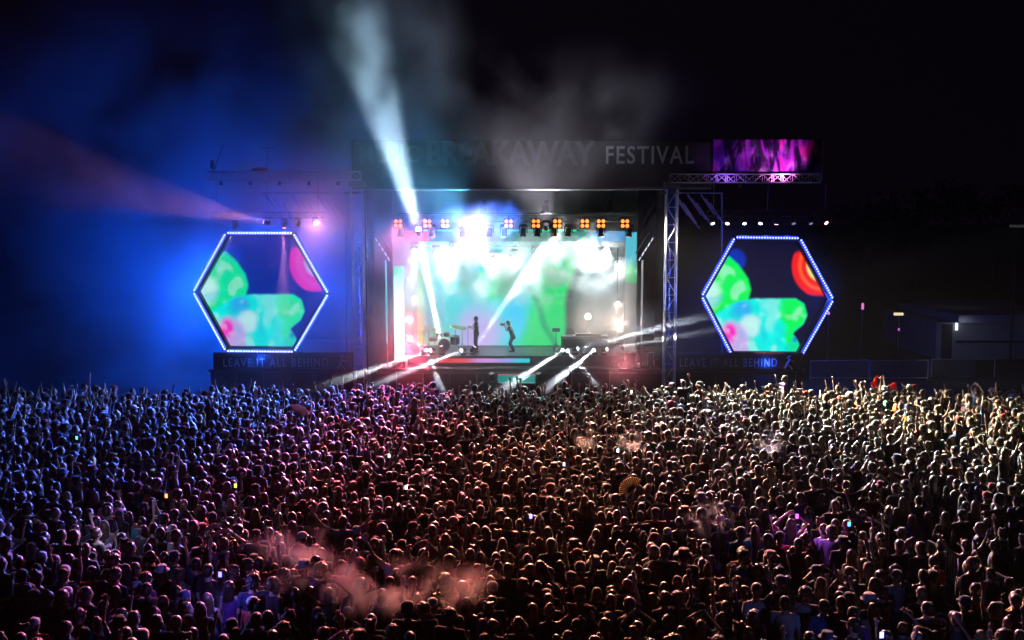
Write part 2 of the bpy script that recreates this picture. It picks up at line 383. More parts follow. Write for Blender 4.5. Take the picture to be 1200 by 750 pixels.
# portal frame
pt = thing('light_portal', 'tall glowing portal frame of led columns around the stage picture', 'light frame', (X(603, 48), 48, DZ))
def col_l(U, V):
    c = np.zeros((len(U), 3)) + np.array((1, 1, 1.)); c = mixc(c, sm(.6, .86, V), (.25, .75, .85)); return mixc(c, sm(.86, .93, V), (.0, .45, .2))
def col_r(U, V):
    c = np.zeros((len(U), 3)) + np.array((.25, .24, .23)); c = mixc(c, (V > .62) * 1., (.0, .5, .1)); return mixc(c, sm(.72, .82, V), (.10, .55, .70))
def top_f(U, V):
    c = np.zeros((len(U), 3)) + np.array((.02, .35, .25)); c = mixc(c, sm(.12, .1, U), (.7, .1, .12)); return mixc(c, sm(.83, .86, U), (.1, .45, .9))
for nm, a, b, y0, y1, fn, s in (('left_column', 461, 473, 430, 312, col_l, 1.6), ('right_column', 733, 746, 430, 272, col_r, .9), ('top_beam', 474, 732, 283, 271, top_f, .6)):
    c = MB().bbox((X(a, 48), 48.02, Z(y0, 48)), (X(b, 48), 48.25, Z(y1, 48))).build('column' if 'col' in nm else 'beam', M_BLACK, pt)
    led_grid('led_face', pt, X(a, 48), X(b, 48), Z(y0, 48), Z(y1, 48), 48.01, 12 if 'col' in nm else 120, 60 if 'col' in nm else 6, fn, s, nm + '_light')

# ------------------------------------------------------------------ fixtures
def aim(d): return Vector(d).normalized()
M_WHITE_E = emit('white_lens', (1, .98, .95), 14); M_WARM_E = emit('warm_lens', (1, .75, .6), 10); M_OR = emit('orange_lens', (1, .24, .05), 2.4)
M_PINK_E = emit('pink_lens', (1, .45, .45), 9); M_DIM = emit('dim_lens', (.6, .65, .8), .3); M_BLUEW_E = emit('bluewhite_lens', (.7, .85, 1), 6)
def moving_head(label, pos, target, lens=None, hang=False, group=None, size=1.0):
    pos = Vector(pos); d = (Vector(target) - pos).normalized(); s = size
    up = Vector((0, 0, 1)) * (1 if hang else -1)
    t = thing('moving_head_light', label, 'stage light', pos + up * .33 * s, group)
    MB().box(pos + up * .3 * s, (.32 * s, .24 * s, .1 * s)).build('base', M_BLACK, t)
    side = Vector((1, 0, 0)); y = MB()
    for q in (-1, 1): y.box(pos + side * q * .17 * s + up * .12 * s, (.04 * s, .09 * s, .34 * s))
    y.box(pos + up * .24 * s, (.38 * s, .09 * s, .03 * s)); y.build('yoke', M_BLACK, t)
    h = MB(); h.lathe([(.03 * s, -.2 * s), (.10 * s, -.19 * s), (.13 * s, -.08 * s), (.12 * s, .04 * s), (.14 * s, .17 * s), (.14 * s, .2 * s), (.12 * s, .2 * s)], pos, d, 14)
    h.build('head', M_BLACK, t, smooth=True)
    MB().lathe([(.001, .202 * s), (.115 * s, .203 * s), (.11 * s, .215 * s), (.001, .225 * s)], pos, d, 14).build('lens', lens or M_DIM, t)
    return t, pos + d * .26 * s, d
def ordinal(n): return ['first', 'second', 'third', 'fourth', 'fifth', 'sixth', 'seventh', 'eighth', 'ninth', 'tenth', 'eleventh', 'twelfth'][n]
# front truss
TY = 46.2
ft = thing('lighting_truss', 'long horizontal lighting truss hung across the stage opening', 'truss', (X(600, TY), TY, Z(262, TY)))
box_truss(MB(), (X(462, TY), TY, Z(256, TY)), (X(742, TY), TY, Z(256, TY)), .3, .022, .38).build('lattice', M_GREY, ft)
for k, px in enumerate((567, 639, 713)):
    t = thing('chain_hoist', ['left', 'middle', 'right'][k] + ' black chain hoist motor between roof and lighting truss', 'hoist', (X(px, TY), TY, Z(252, TY)), 'chain hoists holding the lighting truss')
    mb = MB(); mb.box((X(px, TY), TY, Z(244, TY)), (.3, .2, .3)); mb.box((X(px, TY) + .04, TY, Z(237, TY)), (.2, .16, .2)); mb.build('motor', M_BLACK, t)
    MB().tube((X(px, TY), TY, Z(250, TY)), (X(px, TY), TY, Z(222, TY) + .05), .018, n=6).build('chain', M_GREY, t)
    MB().lathe([(.02, 0), (.12, .02), (.13, .1), (.02, .22)], (X(px, TY) - .08, TY, Z(251, TY))).build('chain_bag', M_BLACK, t)
bl = None
for k, px in enumerate((467, 501, 522, 559, 596, 628, 653, 685, 704, 732)):
    p = Vector((X(px, TY - .25), TY - .25, Z(262, TY - .25)))
    lab = ordinal(k) + ' orange four lamp blinder from the left on the lighting truss'
    if bl is None:
        bl = thing('blinder_light', lab, 'stage light', p, 'four lamp blinders along the lighting truss')
        MB().box(p + Vector((0, .06, 0)), (.46, .1, .46)).build('frame', M_BLACK, bl)
        MB().box(p + Vector((0, .1, .26)), (.06, .06, .14)).build('clamp', M_GREY, bl)
        for i in (-1, 1):
            for j in (-1, 1):
                c = p + Vector((i * .105, 0, j * .105))
                MB().lathe([(.001, 0), (.088, -.005), (.08, .012), (.001, .03)], c + Vector((0, .01, 0)), (0, -1, 0), 12).build('lamp', M_OR, bl)
        t = bl
    else:
        t = copy_tree(bl); t.location = p; t['label'] = lab
for k, px in enumerate((467, 501, 542, 574, 591, 613, 630, 649, 666, 704, 737)):
    p = (X(px + (6 if px == 501 else 3 if px in (467,) else 0), TY), TY, Z(272, TY))
    moving_head(ordinal(k) + ' dark moving head from the left hanging lens down from the lighting truss', p, Vector(p) + Vector((random.uniform(-.15, .15), -.15, -1)), None, True, 'moving heads hanging from the lighting truss', 1.05)
# lit upstage heads inside the smoke
ups = [(486, 292, 1), (512, 296, .6), (532, 291, 1), (562, 287, 1.0), (578, 303, .7), (603, 301, .9), (628, 297, .7), (652, 292, .9), (680, 279, 1.1), (690, 305, .9), (711, 292, .9), (724, 312, 1)]
ut = thing('upstage_truss', 'rear lighting truss almost hidden in bright white stage smoke', 'truss', (X(600, 48.6), 48.6, Z(288, 48.6)))
box_truss(MB(), (X(478, 48.7), 48.7, Z(285, 48.7)), (X(730, 48.7), 48.7, Z(285, 48.7)), .3, .022, .4).build('lattice', M_GREY, ut)
for k, (px, py, e_) in enumerate(ups):
    p = P(px, py, 48.35)
    tgt = Vector((p.x * .6 + random.uniform(-2, 2), 40, random.uniform(1, 5)))
    t, q, d = moving_head(ordinal(k) + ' blazing white moving head from the left in the stage smoke', p, tgt, M_WHITE_E, True, 'blazing white heads on the rear truss', 1.15)
    point(t, q + d * .12, (90 if px < 540 else 150) * e_ * random.uniform(.5, 1.4), (.82, .97, 1), .12)
    if k % 2 == 0: spot(t, q, q + Vector((random.uniform(-.6, .6), -.25, -1.6)), 2300 * e_, (.74, .94, 1), 75, .9, .1)
# small tower lamps
def round_lamp(label, px, py, Y, r, lens, energy, color, group):
    p = P(px, py, Y); t = thing('round_flood_light', label, 'stage light', p - Vector((0, 0, r)), group)
    MB().lathe([(.02, .28), (r * .6, .26), (r * 1.05, .03), (r * 1.1, -.02), (r * .95, -.02), (r * .9, .03)], p, (0, 1, 0), 16).build('can', M_BLACK, t, smooth=True)
    MB().lathe([(.001, .0), (r * .9, .0), (r * .8, .03), (.001, .05)], p, (0, -1, 0), 16).build('lens', lens, t)
    if energy: spot(t, p + Vector((0, -.12, 0)), p + Vector((0, -5, -.9)), energy, color, 120, .8, .12); point(t, p + Vector((0, -.25, 0)), 22 if energy > 200 else 6, color, .1)
    return t
for px0, px1, lab, y0 in ((475, 488, 'left black lamp tower with round red lamps beside white column', 345), (717, 731, 'right black lamp tower with round warm lamps at stage side', 290)):
    t = thing('lamp_tower', lab, 'lamp tower', (X((px0 + px1) / 2, 46.7), 46.7, DZ), 'lamp towers at the stage sides')
    box_truss(MB(), (X((px0 + px1) / 2, 46.9), 46.9, RZ), (X((px0 + px1) / 2, 46.9), 46.9, Z(y0, 46.9)), .42, .025, .62).build('lattice', M_BLACK, t)
M_REDL = emit('red_lens', (1, .2, .2), .8); M_FLARE = emit('flare_lens', (1, .86, .74), 30)
round_lamp('dull red round lamp high on the left lamp tower', 481, 374, 46.6, .2, M_REDL, 600, (1, .2, .22), 'round lamps at the stage sides')
round_lamp('dull red round lamp low on the left lamp tower', 481, 397, 46.6, .2, M_REDL, 1000, (1, .2, .22), 'round lamps at the stage sides')
round_lamp('bright white lamp at the top of the left lamp tower', 481, 328, 46.6, .13, M_WHITE_E, 110, (1, 1, 1), 'round lamps at the stage sides')
round_lamp('oval white lamp just above the left tower lattice', 486, 350, 46.6, .13, M_WHITE_E, 110, (1, 1, 1), 'round lamps at the stage sides')
round_lamp('flaring warm lamp low on the right lamp tower', 724, 378, 46.5, .15, M_FLARE, 350, (1, .75, .6), 'round lamps at the stage sides')
round_lamp('narrow warm lamp above the flaring lamp on the right tower', 724, 356, 46.5, .10, M_FLARE, 150, (1, .8, .7), 'round lamps at the stage sides')
round_lamp('warm lamp at the top of the right lamp tower', 724, 312, 46.5, .11, M_FLARE, 150, (1, .8, .7), 'round lamps at the stage sides')
round_lamp('flaring warm lamp standing behind the equipment table', 689, 371, 48.2, .16, M_FLARE, 350, (1, .75, .6), 'round lamps at the stage sides')
t = thing('lamp_stand', 'thin black stand carrying the flaring lamp behind the table', 'stand', (X(689, 48.3), 48.45, RZ)); MB().tube((X(689, 48.3), 48.45, RZ), (X(689, 48.3), 48.45, Z(376, 48.3)), .03).build('pole', M_BLACK, t)
MB().lathe([(.3, 0), (.3, .03), (.03, .05)], (X(689, 48.3), 48.45, RZ + .002)).build('foot', M_BLACK, t)
# floor heads
FH = 'moving heads along the riser front'
FY = 46.25
floor_heads = [(496, None, 0), (507, (350, 462, 39.5), 1.2), (518, (502, 330, 46.6), 1.1), (543, (405, 464, 39.5), 1.3), (554, (607, 335, 46.8), .5), (652, None, 0), (661, (575, 466, 40), 1.5), (674, (838, 368, 42.5), 1.7), (685, None, 0), (697, (625, 468, 39.5), 1.6), (708, (840, 386, 43), .6), (499, (523, 468, 40), .5), (664, (712, 466, 40.2), .4)]
for k, (px, tg, e_) in enumerate(sorted(floor_heads)):
    p = P(px, 411.5, FY + (.08 if k % 2 else -.05)); p.z = RZ + .262
    target = P(*tg) if tg else Vector(p) + Vector((0, -1, .3))
    t, q, d = moving_head((ordinal(k) if k < 12 else 'last') + ' floor moving head from the left along the riser edge', p, target, M_BLUEW_E if tg else M_DIM, False, FH, .74)
    if tg: spot(t, q, target, 260000 * e_, (.82, .9, 1), 7 if tg[1] < 340 else 4.6 if e_ < 1.5 else 5.2, 1, .05)
for px, lab in ((577, 'small moving head left of the cyan front screen'), (632, 'small moving head right of the cyan front screen')):
    p = P(px, 442, 43.9); moving_head(lab, p, p + Vector((-.2, -.3, 1)), None, False, 'moving heads beside the front screen', .95)
    t = thing('light_pedestal', 'black pedestal under the small moving head ' + ('left' if px < 600 else 'right') + ' of the front screen', 'pedestal', (p.x, p.y, 0), 'pedestals beside the front screen')
    mb = MB(); mb.bbox((p.x - .2, p.y - .2, 0), (p.x + .2, p.y + .2, p.z - .335)); mb.build('body', M_BLACK, t)
# big vertical beam
p = P(491, 272, 46.3)
t, q, d = moving_head('moving head throwing the tall white beam into the night sky', p, p + (P(474, 215, 43.75) - p) * 3, M_WHITE_E, True, None, 1.1)
spot(t, q, q + (P(474, 215, 43.75) - q) * 3, 165000, (.48, .78, 1), 14, 1, .22)
for px, tp_, e_, c_ in ((640, (650, 60, 40), 6500, (.75, .7, .85)), (540, (520, 40, 39), 3600, (.10, .5, .85))):  # two added heads whose wide spots light the smoke above the roof
    p = P(px, 266, 45.6); t, q, d = moving_head('added moving head in front of the lighting truss tilted up toward the ' + ('grey' if px > 600 else 'teal') + ' smoke', p, p + Vector((0, -1, .9)), M_DIM, True, None, .9)
    spot(t, q, P(px if px > 600 else 505, 215, 43.9) + Vector((0, 0, .2)), e_, c_, 95, 1, .1)
# strobes and side poles
for px, lab in ((429, 'added dark side wall curtain running back behind the left lattice tower'), (776, 'added dark side wall curtain running back behind the right lattice tower')):
    mb = MB(); x_ = X(px, 45); zt = Z(222) + .04; N_ = 60; vs = []
    for q in (0, .03):
        for j in (0, 1):
            for i in range(N_ + 1): y_ = 44.8 + 5.6 * i / N_; vs.append((x_ + q + .05 * math.sin(y_ * 11), y_, DZ + .01 + (zt - DZ) * j))
    m_ = N_ + 1; fs = []
    for i in range(N_): fs += [(i, i + 1, m_ + i + 1, m_ + i), (3 * m_ + i, 3 * m_ + i + 1, 2 * m_ + i + 1, 2 * m_ + i)]
    tag(recenter(mb.add(vs, fs).build('added_side_curtain', mat('side_black', (.008, .008, .009), 1, spec=.1))), lab, 'curtain', 'added side wall curtains of the stage')  # added to keep the blue screen lights from leaking into the stage
for px, s, lab in ((448, 1, 'left'), (757, -1, 'right')):
    t = thing('strobe_array', 'slanted array of white strobe bars on the ' + lab + ' side pole', 'strobe light', (X(px, 45.3), 45.3, Z(305, 45.3)), 'strobe arrays beside the stage opening')
    MB().tube(P(px - 9 * s, 278, 45.4), P(px + 7 * s, 303, 45.4), .035).build('arm', M_GREY, t)
    MB().tube(P(px - 4 * s, 272, 45.5), P(px + 12 * s, 297, 45.5), .03).build('arm', M_GREY, t)
    for k in range(5):
        a = P(px - 8 * s + 3.6 * k * s, 279 + 5.6 * k, 45.3); MB().tube(a, a + Vector((.07 * s, -.02, -.15)), .024, n=6).build('bar', emit('strobe_bar', (.75, .85, 1), 1.0), t)
for px, c, lab, nm in ((452, (.1, .6, .65), 'left', 'cyan'), (753, (.35, .36, .38), 'right', 'pale grey')):
    t = thing('light_pole', 'slim ' + nm + ' light pole beside the ' + lab + ' side curtain', 'light pole', (X(px, 45.5), 45.5, DZ), 'slim poles beside the stage opening')
    MB().tube((X(px, 45.5), 45.5, Z(402, 45.5)), (X(px, 45.5), 45.5, Z(305, 45.5)), .04).build('tube', emit('pole_' + nm[:4], c, .8), t)
    MB().tube((X(px, 45.5), 45.5, DZ), (X(px, 45.5), 45.5, Z(402, 45.5)), .05).build('post', M_GREY, t)
    MB().lathe([(.35, 0), (.35, .04), (.06, .06)], (X(px, 45.5), 45.5, DZ + .002)).build('foot', M_BLACK, t)

# ------------------------------------------------------------------ hexagon screens
def hex_content(warm):
    def fn(px, py):
        c = np.zeros((len(px), 3)) + np.array((.004, .004, .03) if warm else (.0, .014, .30))  # left background's brighter blue is smoke glow put into the picture
        n = lambda s, o: np.array([noise.noise(Vector((a * s, b * s, o))) for a, b in zip(px, py)])
        n1 = n(.05, 1.); n2 = n(.09, 3.)
        G = np.array((.0, .85, .10) if warm else (.0, .80, .32)); C = (.0, .80, .75)
        def poly(pts, soft=2.0, rnd=0):
            d = np.full(len(px), 1e9); ins_ = np.zeros(len(px), bool)
            for i in range(len(pts)):
                ax, ay = pts[i]; bx, by = pts[(i + 1) % len(pts)]; ex, ey = bx - ax, by - ay
                t = np.clip(((px - ax) * ex + (py - ay) * ey) / (ex * ex + ey * ey), 0, 1); d = np.minimum(d, np.hypot(px - ax - ex * t, py - ay - ey * t))
                cr_ = (ay > py) != (by > py); ins_ ^= cr_ & (px < ex * (py - ay) / (ey if ey else 1e-9) + ax)
            return sm(soft, -soft, np.where(ins_, -d, d) - rnd)
        c = mixc(c, sm(16, 10, np.hypot(px - 863, py - 305)) * .8, (.0, .03, .5))
        b1 = poly([(832, 310), (848, 301), (856, 303), (866, 312), (877, 328), (880, 340), (877, 352), (866, 360), (850, 372), (836, 382), (810, 345)], rnd=2)
        c = mixc(c, b1, G)
        c = mixc(c, b1 * sm(17, 6, np.hypot(px - 834 + 4 * n1, (py - 345) * .7)) * .9, (.55, .9, .85))
        b2 = poly([(864, 358), (884, 354), (934, 354), (942, 359), (945, 370), (941, 379), (930, 388), (928, 393), (934, 402), (942, 420), (850, 420), (836, 395), (842, 372)], rnd=3)
        c = mixc(c, b2, C)
        c = mixc(c, b2 * sm(915, 928, px + 6 * n1 + (385 - py) * .2), G)
        c = mixc(c, b2 * sm(16, 5, np.hypot(px - 872, (py - 363))) * .7, (.03, .25, .9))
        c = mixc(c, b2 * sm(17, 8, np.hypot(px - 881 + 5 * n2, (py - 383))) * .85, (.60, .85, .88))
        c = mixc(c, b2 * sm(10, 3, np.abs(px - 905 - 8 * n1)) * sm(396, 380, py) * .7, (.25, .85, .8))
        c = mixc(c, b2 * sm(26, 16, np.hypot((px - 860) * 1.05, (py - 404) * .8)) * .9, (.62, .35, .80))
        c = mixc(c, b2 * sm(11, 4, np.hypot((px - 857), (py - 391) * .7)), (.95, .02, .55))
        c = mixc(c, sm(5, 0, np.hypot((px - 934), (py - 399))) , (.01, .05, .6))
        r = np.hypot(px - 966, (py - 312) * .95); ring = sm(37, 34, r) * sm(335 + 14, 335 + 10, py) * sm(925, 929, px)
        ring = ring * sm(-8, -2, (py - 300) + (px - 940) * .3)
        c = mixc(c, ring, (.85, .012, .015) if warm else (.75, .01, .45))
        c = mixc(c, ring * sm(20, 16, r), (.75, .75, .25) if warm else (.5, .45, .75))
        c = mixc(c, ring * sm(4, 0, np.abs(r - 26)) * .6, (1., .18, .03) if warm else (.8, .1, .6))
        n3 = n(.055, 7.); n4 = n(.11, 11.)
        body = np.clip(b1 + b2, 0, 1); c = mixc(c, body * sm(.10, .45, n3 + .35 * n4) * .5, (.45, .9, .75)); c = mixc(c, body * sm(.15, .5, -n3 + .3 * n1) * .4, (.0, .5, .7))
        return c * (1 + .08 * n2[:, None])
    return fn
def hexscreen(label, V, warm, dx, dy, tube_col, tube_s, halo, Yh=45.2):
    cx = sum(v[0] for v in V) / 6; cy = sum(v[1] for v in V) / 6
    base = P(cx, 436, Yh); t = thing('hexagon_screen', label, 'screen', (base.x, Yh, base.z), 'hexagonal screens beside the stage')
    W3 = [P(a, b, Yh) for a, b in V]; C3 = P(cx, cy, Yh)
    ins = [C3 + (p - C3) * .93 for p in W3]
    # screen grid
    x0 = min(p.x for p in ins); x1 = max(p.x for p in ins); z0 = min(p.z for p in ins); z1 = max(p.z for p in ins)
    def inside(u, v):
        x = x0 + u * (x1 - x0); z = z0 + v * (z1 - z0); s_ = 0
        for i in range(6):
            a = ins[i]; b = ins[(i + 1) % 6]
            cr_ = (b.x - a.x) * (z - a.z) - (b.z - a.z) * (x - a.x)
            if cr_ > 0: return False
        return True
    ybk = Yh + .35
    f = hex_content(warm)
    def fn(U, Vv):
        xs = x0 + U * (x1 - x0); zs = z0 + Vv * (z1 - z0)
        pp = [pix((a, Yh, b)) for a, b in zip(xs, zs)]; px = np.array([p[0] for p in pp]) + dx; py = np.array([p[1] for p in pp]) + dy
        return f(px, py)
    led_grid('screen', t, x0, x1, z0, z1, ybk, 190, 170, fn, 1.05 if warm else 1.0, 'hex_picture_warm' if warm else 'hex_picture_cool', clip=inside)
    # casing: deep ring
    mb = MB()
    for i in range(6):
        a, b = W3[i], W3[(i + 1) % 6]; ai, bi = ins[i], ins[(i + 1) % 6]
        f0 = Yh + .06; f1 = Yh + .6
        q = [Vector((p.x, yy, p.z)) for yy in (f0, f1) for p in (a, b, bi, ai)]
        mb.add(q, [(0, 1, 2, 3), (7, 6, 5, 4), (0, 4, 5, 1), (3, 2, 6, 7)])
    mb.add([Vector((p.x, Yh + .45, p.z)) for p in W3] + [Vector((p.x, Yh + .55, p.z)) for p in W3], [tuple(range(6)), tuple(range(11, 5, -1))] + [(i, i + 6, (i + 1) % 6 + 6, (i + 1) % 6) for i in range(6)])
    mb.build('casing', M_BLACK, t)
    m = emit('tube_' + ('right' if warm else 'left'), tube_col, tube_s)
    for i in range(6):
        a, b = W3[i], W3[(i + 1) % 6]; d = b - a
        L = d.length; a2 = a + d * .035; b2 = b - d * .035; n = int(L * .93 / .12)
        MB().tube(a2, b2, .085, n=8).build('tube_holder', emit('edge_glow_' + ('right' if warm else 'left'), (.03, .05, 1) if warm else (.06, .14, 1), 1.3), t)
        for e_f in (.2, .5, .8): point(t, a.lerp(b, e_f) + (a.lerp(b, e_f) - C3).normalized() * .25 + Vector((0, .15, 0)), 26 if warm else 34, (.02, .06, 1), .12)
        s_ = MB()
        for k in range(n + 1):
            c = a2 + (b2 - a2) * (k / n) + Vector((0, -.09, 0)); s_.ell(c, (.042, .025, .042), n=6, m=4)
        s_.build('light_tube', m, t)
    # support legs
    lg = MB()
    for q in (-1, 1): lg.tube((C3.x + q * 1.5, Yh + .8, DZ), (C3.x + q * 1.5, Yh + .8, C3.z + 2.4), .05); lg.tube((C3.x + q * 1.5, Yh + .8, DZ + 1.2), (C3.x + q * 1.5, Yh + 2.2, DZ), .04)
    lg.build('support_frame', M_GREY, t)
    for q, (en, off) in enumerate(halo):
        point(t, C3 + Vector(off), en, (.02, .10, 1), .3)
    return t, C3
HR = [(822, 347), (861, 278), (937, 279), (976, 351), (938, 418), (858, 417)]
HL = [(227, 342), (265, 273), (344, 273), (385, 344), (345, 412), (265, 411)]
hr, CR = hexscreen('right hexagonal screen with red ring and green shapes in blue light tubes', HR, True, 0, 0, (.40, .52, 1), 2.6, [(160, (-3.1, -.4, 0)), (260, (3.1, -.4, 0)), (90, (0, -.4, -3))])
hl, CL = hexscreen('left hexagonal screen with magenta ring in white blue light tubes', HL, False, 593.5, 5, (.62, .75, 1), 3.0, [(160, (-3.3, -.4, 0)), (100, (3.2, -.4, 0)), (100, (0, -.5, 3)), (80, (0, -.5, -2.9))])
# banners under the screens
for a, b, ta, tb, lab, r0 in ((246, 412, 258, 382, 'left', 394), (793, 945, 799, 914, 'right', 918)):
    t = thing('slogan_banner', 'dark banner with dim slogan under the ' + lab + ' hexagonal screen', 'banner', (X((a + b) / 2, 44.9), 44.9, DZ), 'slogan banners under the hexagonal screens')
    wavy(MB(), X(a, 44.9), X(b, 44.9), DZ - .05, Z(413, 44.9), 44.9, 50, 6, .02, seed=a).build('cloth', M_BANNER, t, smooth=True)
    text_mesh('LEAVE IT ALL BEHIND', 'lettering', M_LETTER, t, X(ta, 44.85), X(tb, 44.85), Z(429.5, 44.85), Z(420, 44.85), 44.85, bold=.0, gaps=1.25)
    k = MB()   # small leaping figure emblem
    for p0, p1, rr in (((0, 0), (4, -6), .05), ((4, -6), (9, -4), .035), ((4, -6), (0, -9), .03), ((0, 0), (-2, 5), .04), ((0, 0), (5, 3), .04), ((5, 3), (7, 7), .03), ((2, -9), (5, -11), .06)):
        k.tube(P(r0 + p0[0] * .9 + 4, 427 + p0[1] * .9, 44.84), P(r0 + p1[0] * .9 + 4, 427 + p1[1] * .9, 44.84), rr, n=6)
    k.build('emblem', M_LETTER, t)
# lights over hexagon screens
t = thing('lamp_truss', 'short black truss carrying the lamp row above the right hexagonal screen', 'truss', (X(900, 45), 45, Z(256, 45)), 'lamp trusses over the hexagonal screens')
box_truss(MB(), (X(828, 45.1), 45.1, Z(250, 45)), (X(972, 45.1), 45.1, Z(250, 45)), .25, .02, .4).build('lattice', M_BLACK, t)
for q in (835, 898, 965): MB().tube((X(q, 45.1), 45.1, Z(247, 45)), (X(q, 44.6), 44.6, Z(214, 44.6)), .012, n=5).build('wire', M_GREY, t)
rl = [(834, M_BLUEW_E), (853, M_PINK_E), (872, M_BLUEW_E), (892, M_BLUEW_E), (910, M_PINK_E), (929, M_DIM), (949, M_DIM), (966, M_PINK_E)]
for k, (px, ln) in enumerate(rl):
    p = P(px, 259, 44.9); tg = {910: (905, 345, 44.95), 966: (1035, 325, 42)}.get(px)
    t, q, d = moving_head(ordinal(k) + ' small lamp from the left above the right hexagonal screen', p, P(*tg) if tg else p + Vector((random.uniform(-.5, .5), -.8, -1)), ln, True, 'lamp row above the right hexagonal screen', .75)
    if tg: spot(t, q, P(*tg), 2600 if px == 910 else 700, (1, .3, .35), 15 if px == 910 else 16, .5, .03)
t = thing('lamp_truss', 'short black truss carrying the pink lamps above the left hexagonal screen', 'truss', (X(320, 45), 45, Z(256, 45)), 'lamp trusses over the hexagonal screens')
box_truss(MB(), (X(250, 45.1), 45.1, Z(252, 45)), (X(380, 45.1), 45.1, Z(252, 45)), .25, .02, .4).build('lattice', M_BLACK, t)
for q in (256, 315, 374): MB().tube((X(q, 45.1), 45.1, Z(249, 45)), (X(q, 44.4), 44.4, Z(211, 44.4)), .012, n=5).build('wire', M_GREY, t)
for k, (px, py, tg, e_, cn, ln) in enumerate(((276, 265, (262, 300, 44.8), 900, 12, M_DIM), (313, 261, (215, 238, 44.0), 2600, 24, M_PINK_E), (333, 263, (332, 345, 44.95), 3500, 14, M_PINK_E), (349, 262, None, 0, 0, M_DIM), (370, 261, (366, 275, 42), 900, 120, M_PINK_E))):
    p = P(px, py, 44.85); t, q, d = moving_head(ordinal(k) + ' pinkish lamp from the left above the left hexagonal screen', p, P(*tg) if tg else p + Vector((0, -.5, -1)), ln, True, 'lamps above the left hexagonal screen', .75)
    if e_: spot(t, q, P(*tg), e_, (1, .36, .62) if px != 276 else (.8, .6, 1), cn, .4, .03)
# roof slats left and right
for a, b, lab, s in ((322, 402, 'left', 1), (800, 842, 'right', -1)):
    t = thing('slatted_wing', 'dark slatted wing panel hanging behind the ' + lab + ' lattice tower', 'panel', (X((a + b) / 2, 46.5), 46.5, Z(270, 46.5)), 'slatted wing panels')
    mb = MB()
    for k in range(9):
        x = a + (b - a) * k / 8; mb.tube(P(x - 10, 228 + (k % 3) * 5, 46.5), P(x + 6, 252 + (k % 3) * 5, 46.5), .05, n=4)
    mb.build('slats', mat('slat_metal', (.2, .18, .25), .4, .5), t)
    f = MB(); f.tube(P(a - 14, 226, 46.6), P(b + 4, 226, 46.6), .035); f.tube(P(a - 14, 226, 46.6), P(a + 20, 268, 46.6), .035); f.tube(P(b + 4, 226, 46.6), P(b + 4, 420, 46.6), .045); f.build('frame', M_GREY, t)
# antenna-like items over the left truss
t = thing('wind_vane_mast', 'thin mast with crossbar standing on the left roof truss', 'mast', P(313, 201, 44.2)); MB().tube(P(313, 201, 44.2), P(313, 173, 44.2), .02).build('mast', M_GREY, t); MB().tube(P(305, 173, 44.2), P(322, 173, 44.2), .018).build('crossbar', M_GREY, t)
t = thing('wind_vane_mast', 'slanting thin rod at the outer end of the left roof truss', 'mast', P(251, 203, 44.2)); MB().tube(P(250, 203, 44.2), P(261, 172, 44.2), .02).build('mast', M_GREY, t)
MB().ell(P(249, 193, 44.2), (.1, .1, .22)).build('windsock', mat('red_cloth', (.35, .03, .06), .8), t)
t = recenter(MB().ell(P(304, 199, 44.2), (.35, .2, .12)).build('cable_bundle', mat('red_cloth', (.35, .03, .06), .8), None, smooth=True)); tag(t, 'dark red bundle lying on the left roof truss', 'bundle')

# ------------------------------------------------------------------ instruments and tables
dk = thing('drum_kit', 'drum kit with cymbals on stands at the left of the riser', 'drum kit', (X(520, 47.8), 47.8, RZ))
dx, dy, dz = X(520, 47.8), 47.8, RZ
MB().lathe([(.0, -.2), (.28, -.2), (.29, -.18), (.29, .18), (.28, .2), (.0, .2)], (dx, dy, dz + .3), (0, 1, 0), 20).build('bass_drum', M_DRUM, dk, smooth=False)
for (ox, oy, oz, r, h) in ((-.25, -.05, .68, .15, .2), (.12, -.05, .7, .14, .18), (.5, .2, .3, .22, .4), (-.55, .25, .45, .19, .15)):
    MB().lathe([(0, 0), (r, 0), (r * 1.04, .01), (r * 1.04, h - .01), (r, h), (0, h)], (dx + ox, dy + oy, dz + oz), (0, -.15, 1), 16).build('drum', M_DRUM, dk)
for (ox, oy, hz, r) in ((-.75, -.1, 1.15, .25), (-.5, .3, 1.0, .2), (.55, -.1, 1.2, .26), (.85, .2, 1.1, .24), (-1.0, .2, .95, .18)):
    MB().tube((dx + ox, dy + oy, dz + .3), (dx + ox, dy + oy, dz + hz), .018, n=6).build('stand', M_CHROME, dk)
    lg = MB()
    for a in range(3): lg.tube((dx + ox, dy + oy, dz + .35), (dx + ox + .28 * math.cos(a * 2.1), dy + oy + .28 * math.sin(a * 2.1), dz + .01), .012, n=5)
    lg.build('tripod', M_CHROME, dk)
    MB().lathe([(.0, .0), (r, -.03), (r, -.025), (.05, .02), (0, .03)], (dx + ox, dy + oy, dz + hz), (.2, -.3, 1), 18).build('cymbal', M_CYMBAL, dk)
tb = thing('equipment_table', 'grey equipment table with overhanging top on the right of the stage', 'table', (X(686, 46.9), 46.9, RZ))
x0, x1 = X(658, 46.9), X(713, 46.9); tz = Z(393, 46.9)
MB().bbox((x0, 46.5, tz - .1), (x1, 47.3, tz)).build('table_top', mat('table_grey', (.35, .32, .3), .5, noise_amt=.2), tb)
MB().bbox((x0 + .08, 46.62, RZ + .3), (x1 - .08, 46.66, tz - .14)).build('front_panel', M_DRAPE, tb)
for q in (x0 + .05, x1 - .05):
    for yy in (46.56, 47.24): MB().box((q, yy, (RZ + tz - .1) / 2), (.07, .07, tz - .1 - RZ)).build('leg', M_GREY, tb)
lp = thing('laptop', 'open pale laptop on the left end of the equipment table', 'laptop', (X(668, 46.9), 46.9, tz))
